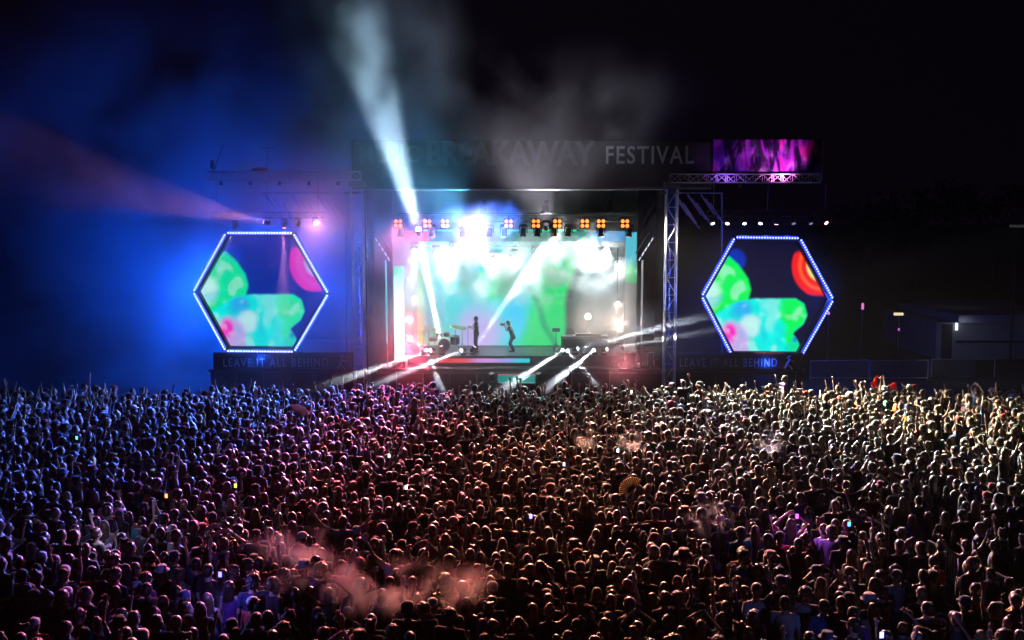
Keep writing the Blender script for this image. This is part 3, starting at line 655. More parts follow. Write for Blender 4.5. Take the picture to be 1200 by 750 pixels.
MB().box((X(668, 46.9), 46.95, tz + .015), (.36, .26, .02)).build('keyboard_base', M_GREY, lp)
MB().box((X(669, 46.9), 47.08, tz + .19), (.36, .02, .26)).build('lid', mat('pale_lid', (.75, .75, .78), .4), lp)
dj = thing('mixing_desk', 'low black mixing desk with knobs on the equipment table', 'mixer', (X(690, 46.9), 46.9, tz))
MB().box((X(690, 46.9), 46.9, tz + .05), (1.2, .5, .1)).build('body', M_BLACK, dj)
mb = MB()
for i in range(14):
    for j in range(3): mb.lathe([(.02, 0), (.018, .04), (0, .042)], (X(690, 46.9) - .55 + i * .085, 46.75 + j * .14, tz + .1), n=6)
k_ = mb.build('knobs', M_CHROME, dj); k_['kind'] = 'stuff'
rk = thing('equipment_rack', 'dark reddish equipment case standing at the right stage edge', 'case', (X(740, 45.6), 45.6, DZ))
MB().bbox((X(734, 45.6), 45.4, DZ + .05), (X(747, 45.6), 45.9, Z(413, 45.6))).build('body', mat('case_red', (.14, .05, .055), .6, noise_amt=.3), rk)
mb = MB(); [mb.box((X(q, 45.6), 45.39, DZ + .3), (.03, .02, .5)) for q in (735, 746)]; mb.build('edge_trim', M_ALU, rk)
for q in (736, 745): MB().tube((X(q, 45.6), 45.45, DZ + .03), (X(q, 45.6), 45.5, DZ + .03), .03, n=8).build('caster', M_BLACK, rk)
for px, nm in ((764, 'dark'), (772, 'open framed')):
    t = thing('flight_case', nm + ' flight case beside the right lattice tower foot', 'case', (X(px, 46), 46, DZ), 'flight cases on the right deck')
    MB().bbox((X(px - 4, 46), 45.8, DZ + .08), (X(px + 3, 46), 46.4, Z(412 if px < 770 else 420, 46))).build('body', M_BLACK, t)
    mb = MB(); zt = Z(412 if px < 770 else 420, 46)
    for q in (px - 4, px + 3): mb.box((X(q, 46), 45.79, (DZ + zt) / 2), (.035, .035, zt - DZ - .08))
    mb.box((X(px, 46), 45.79, zt), (.26, .04, .03)); mb.build('edge_trim', M_ALU, t)
    [MB().tube((X(q, 46), 45.9, DZ + .04), (X(q, 46), 45.95, DZ + .04), .04, n=8).build('caster', M_GREY, t) for q in (px - 3, px + 2)]
for px, lab, h_ in ((652, 'left', .9), (700, 'middle', 1.25), (712, 'right', 1.0)):
    t = thing('keyboard_stand' if px == 700 else 'tripod_stand', 'thin ' + lab + ' stand with small box behind the equipment table', 'stand', (X(px, 48), 48, RZ), 'stands behind the equipment table')
    mb = MB(); mb.tube((X(px, 48), 48, RZ + .2), (X(px, 48), 48, RZ + h_), .02, n=6)
    for a in range(3): mb.tube((X(px, 48), 48, RZ + .35), (X(px, 48) + .3 * math.cos(a * 2.1), 48 + .3 * math.sin(a * 2.1), RZ + .012), .014, n=5)
    mb.build('legs', M_GREY, t); MB().box((X(px, 48), 48, RZ + h_ + .08), (.36, .22, .16)).build('box', M_BLACK, t)
mb = MB(); pts = [(X(500 + 5.5 * k, 45.5), 45.35 + .12 * math.sin(k * 1.3) + .05 * math.sin(k * 2.9), DZ + .02) for k in range(36)]
for a, b in zip(pts, pts[1:]): mb.tube(a, b, .016, n=5)
tag(recenter(mb.build('cable', M_BLACK)), 'long black cable snaking along the front of the deck', 'cable')
for px, lab in ((466, 'left'), (728, 'right')):
    t = thing('stage_monitor', 'small wedge speaker on the ' + lab + ' front corner of the deck', 'speaker', (X(px, 45.3), 45.3, DZ), 'wedge speakers on the stage front')
    x_ = X(px, 45.3); z_ = DZ + .002
    MB().add([(x_ - .3, 45.15, z_), (x_ + .3, 45.15, z_), (x_ + .3, 45.6, z_), (x_ - .3, 45.6, z_), (x_ - .3, 45.25, z_ + .35), (x_ + .3, 45.25, z_ + .35), (x_ + .3, 45.55, z_ + .12), (x_ - .3, 45.55, z_ + .12)], [(3, 2, 1, 0), (4, 5, 6, 7), (0, 1, 5, 4), (2, 3, 7, 6), (1, 2, 6, 5), (3, 0, 4, 7)]).build('cabinet', M_BLACK, t)
    MB().lathe([(.0, 0), (.1, 0), (.12, .02), (.13, .0)], (x_, 45.19, z_ + .18), (0, -1, .25)).build('speaker_cone', M_GREY, t)

# ------------------------------------------------------------------ far right
BY = 56
bldg = thing('low_building', 'pale flat roofed low building lit by a small lamp far right', 'building', (28, BY, 0))
def BP(px, py): return P(px, py, BY)
a = BP(1098, 375); b = BP(1245, 400)
MB().bbox((a.x, BY, 0), (b.x, BY + 8, BP(1100, 378).z)).build('wall', mat('pale_wall', (.26, .26, .27), .8, noise_amt=.25, nscale=.8), bldg)
rr_ = MB().bbox((a.x + 1.0, BY - .5, BP(1100, 378).z + .01), (b.x + .4, BY + 8.4, BP(1100, 368).z)).build('roof', mat('roof_grey', (.3, .3, .32), .8, noise_amt=.3, nscale=.6), bldg)
MB().bbox((a.x + .3, BY - .03, .0), (a.x + .9, BY - .005, BP(1100, 380).z)).build('doorway', M_DRAPE, bldg)
MB().bbox((BP(1139, 0).x, BY - .12, BP(0, 401).z), (b.x, BY - .01, BP(0, 399).z)).build('wall_band', M_BLACK, bldg)
l_ = MB().box(BP(1120, 382) + Vector((0, -.12, 0)), (.1, .1, .45)).build('wall_lamp', emit('building_lamp', (.8, .9, 1), 2), bldg)
spot(bldg, BP(1120, 380) + Vector((0, -1.2, .3)), BP(1128, 395), 7, (.75, .85, 1), 130, .7)
spot(bldg, BP(1180, 345) + Vector((0, -9, 0)), BP(1178, 385), 6, (.75, .78, .9), 110, .8)
spot(bldg, BP(1150, 362) + Vector((0, 3, 1.5)), BP(1160, 372) + Vector((0, 5, 0)), 4, (.8, .85, 1), 130, .8)
for k, (px, py, c, lab) in enumerate(((1053, 368, (1, .85, .5), 'small yellowish lamp glowing far off right of the screen'), (1011, 359, (.9, .2, .7), 'small pink lamp beside the right hexagonal screen edge'), (971, 367, (.9, .25, .7), 'faint pink lamp just below the right screen corner'), (1192, 265, (.8, .8, .9), 'dim high lamp cluster at the right edge of the view'), (1053, 386, (.6, .15, .8), 'dim violet lamp below the small yellowish far lamp'))):
    Yl = 55 if px > 1000 else 52
    p = P(px, py, Yl); t = thing('distant_lamp', lab, 'lamp', (p.x, Yl, 0), 'small lamps beyond the stage')
    MB().tube((p.x, Yl, 0), (p.x, Yl, p.z), .07, .05, n=6).build('post', M_BLACK, t)
    MB().box(p, (.5 if k == 0 else .1 if k != 3 else .8, .12, .14 if k != 1 else .35)).build('lamp_head', emit('far_lamp%d' % k, c, .9 if k != 3 else .03), t)
vb = thing('display_board', 'large dim framed display board standing behind the crowd at right', 'board', (P(1129, 440, 50).x, 50, 0))
MB().bbox((P(1092, 0, 50).x, 50, P(0, 456, 50).z - .3), (P(1166, 0, 50).x, 50.15, P(0, 421, 50).z)).build('panel', mat('board_face', (.05, .05, .06), .5, noise_amt=.4, nscale=1.5), vb)
mb = MB(); A = P(1092, 421, 49.97); B = P(1166, 421, 49.97); mb.tube(A, B, .03); mb.tube(B, (B.x, B.y, 0), .03); mb.tube(A, (A.x, A.y, 0), .03); mb.build('frame', M_ALU, vb)
text_mesh('LAWNVIEW 2000', 'lettering', mat('board_letter', (.25, .25, .3), .6), vb, P(1130, 0, 49.95).x, P(1158, 0, 49.95).x, P(0, 446, 49.95).z, P(0, 441, 49.95).z, 49.95, bold=0)
spot(vb, P(1130, 405, 46), P(1135, 440, 50), 60, (.7, .7, 1), 90, .8)
# fences behind the crowd at right
for k, (a, b, lab) in enumerate(((950, 1018, 'dim mesh fence panel just right of the slogan banner'), (1020, 1088, 'dim mesh fence panel left of the framed display board'))):
    t = thing('fence_panel', lab, 'fence', (P((a + b) / 2, 0, 49).x, 49, 0), 'mesh fence panels behind the crowd')
    A = P(a, 423, 49); B = P(b, 422, 49); mb = MB(); mb.tube(A, B, .025); mb.tube((A.x, 49, .1), (B.x, 49, .1), .025); mb.tube((A.x, 49, 0), A, .03); mb.tube((B.x, 49, 0), B, .03); mb.build('frame', M_ALU, t)
    MB().bbox((A.x + .04, 49.0, .12), (B.x - .04, 49.01, A.z - .03)).build('mesh_cover', M_DRAPE, t)
# dark treeline beyond (barely visible)
def tree(x, y, h, seed, label):
    rr = random.Random(seed); t = thing('tree', label, 'tree', (x, y, 0), 'dark trees beyond the field')
    mb = MB(); mb.tube((x, y, 0), (x, y, h * .6), .35, .15)
    for k in range(6): a = rr.uniform(0, 6.28); mb.tube((x, y, h * (.3 + .05 * k)), (x + 2.2 * math.cos(a), y + 2.2 * math.sin(a), h * (.5 + .06 * k)), .12, .04, n=5)
    mb.build('trunk', mat('bark', (.06, .045, .035), .9), t)
    cr_ = []
    fs = []
    cl = [(rr.gauss(0, h * .2), rr.gauss(0, h * .2), h * rr.uniform(.42, .95)) for _ in range(26)]
    for c in cl:
        for k in range(70):
            v = Vector((x + c[0] + rr.gauss(0, h * .06), y + c[1] + rr.gauss(0, h * .06), c[2] + rr.gauss(0, h * .05)))
            a = Vector((rr.uniform(-1, 1), rr.uniform(-1, 1), rr.uniform(-1, 1))) * .22; b = Vector((rr.uniform(-1, 1), rr.uniform(-1, 1), rr.uniform(-1, 1))) * .22
            n_ = len(cr_); cr_ += [v - a, v + b, v + a, v - b]; fs.append((n_, n_ + 1, n_ + 2, n_ + 3))
    MB().add(cr_, fs).build('crown', mat('foliage', (.045, .07, .03), .8, noise_amt=.5, nscale=.7), t)
for k, (px, Y, h, lab) in enumerate(((1010, 105, 9, 'dark tree left of the pale building in the night'), (1075, 110, 11, 'taller dark tree directly left of the pale building'), (1165, 120, 12, 'dark tree rising behind the pale building'))):
    tree(P(px, 250, Y).x, Y, h, k, lab)

exec_people = True
# ------------------------------------------------------------------ people
def remesh(mb, vox, ratio=None, disp=None, smooth_it=0):
    me = bpy.data.meshes.new('t'); me.from_pydata(mb.v, [], mb.f); me.update()
    o = bpy.data.objects.new('t', me); COL.objects.link(o)
    md = o.modifiers.new('r', 'REMESH'); md.mode = 'VOXEL'; md.voxel_size = vox; md.adaptivity = 0
    if smooth_it: s_ = o.modifiers.new('s', 'SMOOTH'); s_.factor = .5; s_.iterations = smooth_it
    if ratio: d = o.modifiers.new('d', 'DECIMATE'); d.ratio = ratio; d.use_collapse_triangulate = True
    dg = bpy.context.evaluated_depsgraph_get(); dg.update()
    r = bpy.data.meshes.new_from_object(o.evaluated_get(dg), depsgraph=dg)
    bpy.data.objects.remove(o); bpy.data.meshes.remove(me)
    if disp:
        n = len(r.vertices); a = np.empty(n * 3); r.vertices.foreach_get('co', a); a = disp(a.reshape(-1, 3)); r.vertices.foreach_set('co', a.ravel())
    r.polygons.foreach_set('use_smooth', [True] * len(r.polygons)); r.update()
    return r
V3 = Vector
def arm_pose(kind, s, sh):     # s side sign; returns elbow, wrist, hand dir
    o = lambda x, y, z: V3((sh.x + s * x, y, z))
    return {'down': (o(.05, -.02, 1.14), o(.04, .10, .90), V3((0, .25, -1))),
            'bent': (o(.08, .02, 1.16), o(-.02, .24, 1.22), V3((-.3 * s, .8, .3))),
            'up': (o(.07, .06, 1.66), o(.03, .12, 1.93), V3((.05 * s, .15, 1))),
            'high': (o(.03, .05, 1.69), o(.07, .02, 1.96), V3((.1 * s, 0, 1))),
            'wave': (o(.20, .06, 1.52), o(.12, .16, 1.79), V3((-.1 * s, .25, 1))),
            'phone': (o(.06, .20, 1.36), o(-.08, .30, 1.60), V3((-.1 * s, .2, 1))),
            'crown': (o(.20, .0, 1.62), o(-.05, .04, 1.83), V3((-.9 * s, .1, .2))),
            'face': (o(.10, .16, 1.24), o(-.07, .22, 1.49), V3((-.2 * s, .3, 1))),
            'point': (o(.10, .20, 1.52), o(.12, .42, 1.66), V3((.1 * s, 1, .5))),
            'wide': (o(.24, .02, 1.56), o(.40, .06, 1.78), V3((.5 * s, .1, 1))),
            'hip': (o(.15, -.06, 1.16), o(-.03, .02, .99), V3((-.8 * s, .3, -.4)))}[kind]
def hand_prims(mb, wr, d, s, k=1.0):
    d = d.normalized(); side = d.cross(V3((0, 1, 0)))
    if side.length < .2: side = d.cross(V3((1, 0, 0)))
    side.normalize(); nrm = side.cross(d).normalized(); pc = wr + d * .055 * k
    rot = Matrix((side, d, nrm)).transposed()
    mb.ell(pc, (.042 * k, .052 * k, .018 * k), rot, 10, 6)
    for i, (off, L, sp) in enumerate(((-.031, .068, -.22), (-.011, .080, -.07), (.010, .076, .07), (.030, .060, .24))):
        b = wr + d * .09 * k + side * off * k; dd = (d + side * sp).normalized(); m = b + dd * L * .5 * k; e_ = m + (dd * .8 + nrm * .45).normalized() * L * .5 * k
        mb.cone(b - dd * .02, .0105 * k, m, .010 * k, 6); mb.cone(m, .010 * k, e_, .0085 * k, 6)
    b = wr + d * .03 * k - side * .03 * k; mb.cone(b, .013 * k, b - side * .035 * k + d * .035 * k, .011 * k, 6); b2 = b - side * .035 * k + d * .035 * k; mb.cone(b2, .011 * k, b2 - side * .008 + d * .03 * k, .0095 * k, 6)
def figure(sex, pl, pr, lean=0.0, crouch=0.0, look=0.0, head_down=0.0, hold=False):
    m = sex == 'm'; S = .185 if m else .158; hipw = .155 if m else .165; waist = .145 if m else .118; chest = .172 if m else .148
    body, shirt, pants, sleeveless = MB(), MB(), MB(), MB()
    hx = .09
    def legs(mb, inf, full=True):
        for s in (-1, 1):
            hip = V3((s * hx, 0, .90 - crouch)); kn = V3((s * (hx + .02), .03 + crouch * .8, .49 - crouch * .4)); an = V3((s * (hx + .03), -.02, .09))
            mb.cone(hip, .088 + inf, kn, .056 + inf, 10)
            if full: mb.cone(kn, .056 + inf, an + V3((0, 0, .03)), .038 + inf, 10)
    def torso(mb, inf, neck=True, low=.84, up=1.44):
        rs = [(low, hipw * .85, .10), (.92, hipw, .118), (1.0, (hipw + waist) / 2, .112), (1.09, waist, .098), (1.22, (waist + chest) / 2 + .005, .108 if m else .112), (1.34, chest, .108), (1.41, chest * .86, .09), (1.455, chest * .5, .068)]
        if neck: rs += [(1.485, .056, .056), (1.545, .05, .054)]
        rs = [r for r in rs if r[0] >= low]
        mb.loft([(V3((0, -.0 - .01 * (z < 1.0), z - crouch)), V3((rx + inf, 0, 0)), V3((0, ry + inf, 0))) for z, rx, ry in rs], 14)
    torso(body, 0); legs(body, 0)
    for s in (-1, 1):   # feet
        body.cone((s * (hx + .03), -.05, .045), .043, (s * (hx + .05), .13, .03), .03, 8); body.cone((s * (hx + .03), -.02, .14), .038, (s * (hx + .03), -.04, .05), .042, 8)
    torso(shirt, .014, False, .86); torso(sleeveless, .014, False, .90)
    torso(pants, .012, False, .84); pants.v = [v for v in pants.v]; pants = MB(); pants.loft([(V3((0, -.01, z - crouch)), V3((rx + .018, 0, 0)), V3((0, ry + .018, 0))) for z, rx, ry in ((.80, hipw * .8, .1), (.90, hipw, .118), (1.0, (hipw + waist) / 2, .112))], 14); legs(pants, .016)
    wrists = []
    for s, kind in ((-1, pl), (1, pr)):
        sh = V3((s * S, 0, 1.405 - crouch)); el, wr, hd = arm_pose(kind, s, V3((s * S, 0, 1.405))); dz_ = V3((0, 0, -crouch)); el = el + dz_; wr = wr + dz_
        body.cone(V3((s * .06, 0, 1.42 - crouch)), .05, sh, .052 if m else .044, 10)
        body.cone(sh, .050 if m else .042, el, .036 if m else .031, 10); body.cone(el, .036 if m else .031, wr, .024 if m else .021, 10)
        body.cone(wr, .024, wr + hd.normalized() * .03, .026, 8)
        hand_prims(body, wr, hd, s); wrists.append((wr, hd.normalized()))
        for mb_, fr in ((shirt, .55), (sleeveless, .0)):
            mb_.cone(V3((s * .07, 0, 1.415 - crouch)), .058, sh - V3((s * (.0 if fr else .03), 0, 0)), .062 if fr else .045, 10)
            if fr: mb_.cone(sh, .064 if m else .056, sh.lerp(el, fr), .056 if m else .048, 10)
    # head
    hc = V3((0, .018, 1.62 - crouch)); tilt = Matrix.Rotation(-head_down, 3, 'X') @ Matrix.Rotation(look, 3, 'Z')
    piv = V3((0, 0, 1.53 - crouch)); H = lambda v: tilt @ (V3(v) + V3((0, 0, -crouch)) - piv) + piv
    hm = MB()
    hm.ell((0, .0, 1.635), (.077, .097, .108)); hm.ell((0, .035, 1.585), (.062, .072, .075)); hm.ell((0, .052, 1.548), (.042, .045, .036))
    hm.cone((0, .10, 1.625), .011, (0, .122, 1.59), .016, 8); hm.ell((0, .098, 1.563), (.026, .014, .008)); hm.cone((-.035, .088, 1.645), .014, (.035, .088, 1.645), .014, 8)
    for s in (-1, 1): hm.ell((s * .079, .0, 1.605), (.012, .022, .033)); hm.ell((s * .031, .087, 1.622), (.014, .012, .010))
    hm.cone((0, -.01, 1.53), .05, (0, -.02, 1.46), .054, 10)
    hm.v = [tuple(H(v)) for v in hm.v]; body.add(hm.v, hm.f)
    def L(p):
        p = V3(p)
        if lean: z = max(0, p.z - (.9 - crouch)); p = V3((p.x, p.y + math.sin(lean) * z, p.z - (1 - math.cos(lean)) * z))
        return p
    if lean:
        for q in (body, shirt, sleeveless, pants): q.v = [tuple(L(v)) for v in q.v]
    return body, shirt, sleeveless, pants, [(L(w_), d) for w_, d in wrists], (lambda v: L(H(v)))
def hair_prims(kind):
    h = MB(); h.ell((0, -.014, 1.652), (.089, .106, .104), n=16, m=12); h.ell((0, -.045, 1.60), (.082, .075, .085))
    if kind == 'short': pass
    if kind == 'bob': h.ell((0, -.03, 1.59), (.105, .085, .10)); h.cone((-.075, .0, 1.60), .035, (-.08, .0, 1.52), .03); h.cone((.075, .0, 1.60), .035, (.08, .0, 1.52), .03)
    if kind == 'long': h.loft([(V3((0, -.03 - .05 * t, 1.64 - .36 * t)), V3((.098 + .012 * math.sin(t * 3), 0, 0)), V3((0, .065 - .025 * t, 0))) for t in (0, .2, .4, .6, .8, 1.)], 14); h.cone((-.078, .01, 1.62), .03, (-.09, .0, 1.42), .024); h.cone((.078, .01, 1.62), .03, (.09, .0, 1.42), .024)
    if kind == 'bun': h.ell((0, -.055, 1.765), (.05, .05, .045))
    if kind == 'two_buns': h.ell((-.065, -.02, 1.745), (.038, .038, .036)); h.ell((.065, -.02, 1.745), (.038, .038, .036))
    if kind == 'ponytail': h.cone((0, -.10, 1.69), .035, (0, -.15, 1.62), .03); h.cone((0, -.15, 1.62), .032, (0, -.13, 1.42), .015)
    if kind == 'curly': h.ell((0, -.02, 1.66), (.118, .122, .118), n=18, m=12); h.ell((0, -.06, 1.60), (.115, .085, .09))
    return h
def hair_disp(kind):
    amp = {'curly': .016, 'long': .007}.get(kind, .006); fr = 34 if kind == 'curly' else 14
    def f(a):
        out = a.copy()
        for i, p in enumerate(a):
            ang = math.atan2(p[0], p[1] + .02) ; d = amp * noise.noise(V3((p[0] * fr, p[1] * fr, p[2] * fr * (.35 if kind != 'curly' else 1)))) + (.003 * math.sin(ang * 26) if kind != 'curly' else 0)
            r = math.hypot(p[0], p[1] + .02) + 1e-5; out[i, 0] += p[0] / r * d; out[i, 1] += (p[1] + .02) / r * d; out[i, 2] += d * .6
        return out
    return f
def cap_prims(back):
    h = MB(); h.loft([(V3((0, -.01, z)), V3((rx, 0, 0)), V3((0, ry, 0))) for z, rx, ry in ((1.655, .094, .112), (1.70, .093, .110), (1.735, .078, .092), (1.757, .045, .055), (1.764, .01, .01))], 18)
    s = -1 if back else 1
    h.loft([(V3((0, s * (.09 + .09 * t) - .01, 1.665 - .015 * t)), V3((.075 * math.sqrt(max(.05, 1 - t * t * .8)), 0, 0)), V3((0, 0, .006))) for t in (0, .3, .6, .85, 1)], 10); return h
def bucket_prims():
    h = MB(); h.loft([(V3((0, -.01, z)), V3((rx, 0, 0)), V3((0, ry, 0))) for z, rx, ry in ((1.635, .150, .165), (1.645, .148, .162), (1.675, .10, .115), (1.74, .088, .10), (1.752, .06, .07))], 18); return h
POSES = {'calm': ('down', 'bent'), 'bent': ('bent', 'bent'), 'down': ('down', 'down'), 'right_up': ('bent', 'up'), 'left_up': ('up', 'down'), 'both_up': ('high', 'up'), 'wave': ('down', 'wave'),
         'wide': ('wide', 'wide'), 'phone': ('bent', 'phone'), 'crown': ('crown', 'crown'), 'point': ('point', 'bent'), 'hips': ('hip', 'hip')}
POSE_TXT = {'calm': 'one forearm bent', 'bent': 'both forearms bent', 'down': 'arms hanging down', 'right_up': 'right arm straight up', 'left_up': 'left arm straight up', 'both_up': 'both arms straight up',
            'wave': 'right arm waving', 'wide': 'arms spread wide and high', 'phone': 'right hand lifted before face', 'crown': 'hands over the head', 'point': 'left arm pointing at stage', 'hips': 'hands on hips'}
PROTO = {}; LOD = {}
def arrays(me):
    n = len(me.vertices); v = np.empty(n * 3, np.float32); me.vertices.foreach_get('co', v)
    me.calc_loop_triangles(); m = len(me.loop_triangles); t = np.empty(m * 3, np.int32); me.loop_triangles.foreach_get('vertices', t)
    return v.reshape(-1, 3), t.reshape(-1, 3)
for sex in 'mf':
    for po, (pl, pr) in POSES.items():
        b, s_, sl, pa, wr, H = figure(sex, pl, pr)
        top = s_ if sex == 'm' else (sl if po in ('both_up', 'wave', 'bent', 'crown', 'wide', 'calm') else s_)
        PROTO[sex, po] = {'body': remesh(b, .0115), 'shirt': remesh(top, .017), 'trousers': remesh(pa, .024), 'wr': wr, 'top': 'sleeveless top' if top is sl else 't-shirt'}
        LOD[sex, po, 1] = [arrays(remesh(b, .0125, .055)), arrays(remesh(top, .02, .14)), arrays(remesh(pa, .03, .15))]
        LOD[sex, po, 2] = [arrays(remesh(b, .0125, .03)), arrays(remesh(top, .02, .07)), arrays(remesh(pa, .03, .08))]
HAIRS = ['short', 'bob', 'long', 'bun', 'two_buns', 'ponytail', 'curly']; HM = {}; HL_ = {}
for h in HAIRS:
    HM[h] = remesh(hair_prims(h), .009, disp=hair_disp(h)); HL_[h] = [arrays(remesh(hair_prims(h), .012, .12, hair_disp(h))), arrays(remesh(hair_prims(h), .012, .05, hair_disp(h)))]
CAPS = {'cap': remesh(cap_prims(False), .006), 'cap_back': remesh(cap_prims(True), .006), 'bucket': remesh(bucket_prims(), .007)}
CAPL = {k: arrays(remesh({'cap': cap_prims(False), 'cap_back': cap_prims(True), 'bucket': bucket_prims()}[k], .008, .08)) for k in CAPS}
for me in list(HM.values()): me.materials.append(HAIR)
for me in CAPS.values(): me.materials.append(CLOTH)
for d in PROTO.values(): d['body'].materials.append(SKIN); d['shirt'].materials.append(CLOTH); d['trousers'].materials.append(CLOTH)
HCOL = {'black': (.012, .009, .008), 'dark brown': (.03, .018, .012), 'brown': (.07, .038, .02), 'auburn': (.13, .04, .018), 'blond': (.36, .25, .12)}
HW = [.36, .34, .18, .05, .07]
TCOL = {'black': (.015, .015, .017), 'white': (.72, .72, .70), 'grey': (.2, .2, .21), 'navy': (.02, .03, .09), 'red': (.40, .03, .03), 'teal': (.02, .2, .2), 'pink': (.55, .18, .28), 'yellow': (.6, .42, .05), 'green': (.05, .2, .06), 'purple': (.17, .05, .3), 'beige': (.42, .33, .23), 'blue': (.06, .14, .42), 'orange': (.9, .16, .01)}
TW = np.array([.42, .09, .10, .10, .05, .04, .03, .02, .03, .04, .03, .04, .01]); TW = TW / TW.sum()
SKINS = [(.50, .31, .22), (.58, .38, .28), (.42, .25, .17), (.28, .15, .09), (.12, .06, .04)]
def make_person(name, label, loc, rz, sc_, sex, po, hair, hcol, tcol, pcol, skin, cap=None, capcol=None, group=None):
    d = PROTO[sex, po]; r = thing(name, label, 'person', loc, group); r.rotation_euler = (0, 0, rz); r.scale = (sc_, sc_, sc_)
    for nm, me, c in (('body', d['body'], skin), ('shirt' if d['top'] == 't-shirt' else 'top', d['shirt'], tcol), ('trousers', d['trousers'], pcol), ('hair', HM[hair], hcol)):
        o = bpy.data.objects.new(nm, me); COL.objects.link(o); o.parent = r; o.color = (*c, 1)
    if cap: o = bpy.data.objects.new('hat', CAPS[cap]); COL.objects.link(o); o.parent = r; o.color = (*capcol, 1)
    return r
# --- crowd layout
def keep(x, y):
    px, py = pix((x, y, 1.65))
    if 1055 < px < 1215 and 598 < py < 700: return .45      # looser ground by the barriers
    if px > 1040 and py < 640: return .8
    return 1
V_ = Vector
spots = []
y = 14.5; row = 0
FRONT = lambda x: 37.6 - max(0, (x - 14)) * .12 - max(0, (-x - 8)) * .05
while y < 38:
    hw = .515 * y + 2.2; x = -hw + (row % 2) * .245
    while x < hw:
        xx = x + random.gauss(0, .12) + .16 * noise.noise(V_((x * .8, y * .8, 0))); yy = y + random.gauss(0, .13)
        gap = noise.noise(V_((xx * .55, yy * .55, 3.1)))
        if yy < FRONT(xx) and random.random() < keep(xx, yy) * (.97 if gap < .25 else .6): spots.append((xx, yy))
        x += .49
    y += .455; row += 1
BAR = [((P(1001, 600, 22.6)), (P(1042, 618, 21.7)), 'short steel crowd barrier half hidden among the right crowd'), (P(1088, 634, 20.6), P(1132, 655, 19.7), 'steel crowd barrier with white top rail, left of the pair at right'), (P(1137, 657, 19.6), P(1182, 679, 18.8), 'steel crowd barrier with white top rail nearest the right edge')]
def near_bar(x, y):
    for a, b, _ in BAR:
        ab = Vector((b.x - a.x, b.y - a.y)); t_ = max(0, min(1, (Vector((x - a.x, y - a.y)).dot(ab)) / ab.length_squared)); q = Vector((a.x, a.y)) + ab * t_
        if (q - Vector((x, y))).length < .34: return True
        if abs(q.x - x) < .35 and 0 < q.y - y < 1.0 and random.random() < .8: return True
    return False
# --- specials: (px,py of head, sex, pose, hair, hcol, top, cap, label)
SPEC = [(752, 592, 'f', 'left_up', 'long', 'dark brown', 'black', None, 'long haired person in black holding up an open striped hand fan'),
        (352, 503, 'f', 'left_up', 'bob', 'brown', 'navy', None, 'person in navy holding up a pale folding fan at left'),
        (1118, 541, 'm', 'calm', 'short', 'black', 'orange', 'cap', 'person in bright orange t-shirt and dark cap in the right crowd'),
        (1098, 538, 'm', 'down', 'short', 'brown', 'pink', None, 'person in pale pink t-shirt left of the orange shirted person'),
        (1132, 636, 'f', 'wide', 'ponytail', 'dark brown', 'purple', None, 'person in purple with spread arms behind the steel barriers'),
        (486, 468, 'f', 'both_up', 'long', 'black', 'black', None, 'person lifted above the front crowd left of the cyan screen'),
        (420, 460, 'm', 'right_up', 'short', 'black', 'black', None, 'dark person rising above the crowd under the left tower')]
HEADZ = 1.64
specials = []
for (px, py, *rest) in SPEC:
    lift = .55 if px in (486, 420) else 0
    # solve depth from head height
    dvec = P(px, py, 1.0) - Vector((0, 0, CAMZ)); k = (HEADZ + lift - CAMZ) / dvec.z; hp = Vector((0, 0, CAMZ)) + dvec * k
    specials.append((hp.x, min(hp.y, 37.6), lift, rest))
spots = [s for s in spots if all(math.hypot(s[0] - q[0], s[1] - q[1]) > .42 for q in specials) and not near_bar(*s)]
def in_frame(x, y):
    px, py = pix((x, y, 1.72)); return -6 < px < 1206 and py < 762
vis = sorted([s for s in spots if in_frame(*s) ], key=lambda s: s[1])
inds = vis[:288]; ind_set = set(inds); YN = inds[-1][1]
rest = [s for s in spots if s not in ind_set and not (s[1] < 15.3 and not in_frame(*s) and s[1] < 14.9)]
def choose(y):
    sex = 'm' if random.random() < .5 else 'f'
    up = .22 if y < 27 else (.34 if y < 33 else .5)
    if random.random() < up: po = random.choice(['right_up', 'left_up', 'both_up', 'wave', 'wide', 'phone', 'phone', 'crown', 'point', 'wave'])
    else: po = random.choice(['calm', 'bent', 'down', 'down', 'hips', 'calm'])
    hair = random.choice(['short', 'short', 'short', 'short', 'curly']) if sex == 'm' else random.choice(['long', 'long', 'long', 'bob', 'bun', 'two_buns', 'ponytail', 'long'])
    hc = random.choices(list(HCOL), HW)[0]; tc_ = list(TCOL)[rng.choice(13, p=TW)]
    cap = random.choice(['cap', 'cap_back', 'bucket', 'cap']) if random.random() < (.2 if hair in ('short', 'long') else 0) else None
    return sex, po, hair, hc, tc_, cap
def face_rot(x, y):
    d = Vector((1.0 - x * .15 - x, 46 - y)); return -math.atan2(d.x, d.y) + random.gauss(0, .32)
H_TXT = {'short': 'short', 'bob': 'bobbed', 'long': 'long', 'bun': 'bun of', 'two_buns': 'two buns of', 'ponytail': 'ponytail of', 'curly': 'curly'}
def zone(x, y):
    px, py = pix((x, y, 1.7)); hx_ = ['far left', 'left side', 'left third', 'left of centre', 'centre left', 'centre right', 'right of centre', 'right third', 'right side', 'far right'][int(min(9, max(0, px // 120)))]
    v = 'bottom edge' if py > 718 else 'near bottom' if py > 680 else 'lower crowd'
    return hx_, v
used = set(); RN = {'bottom edge': 0}
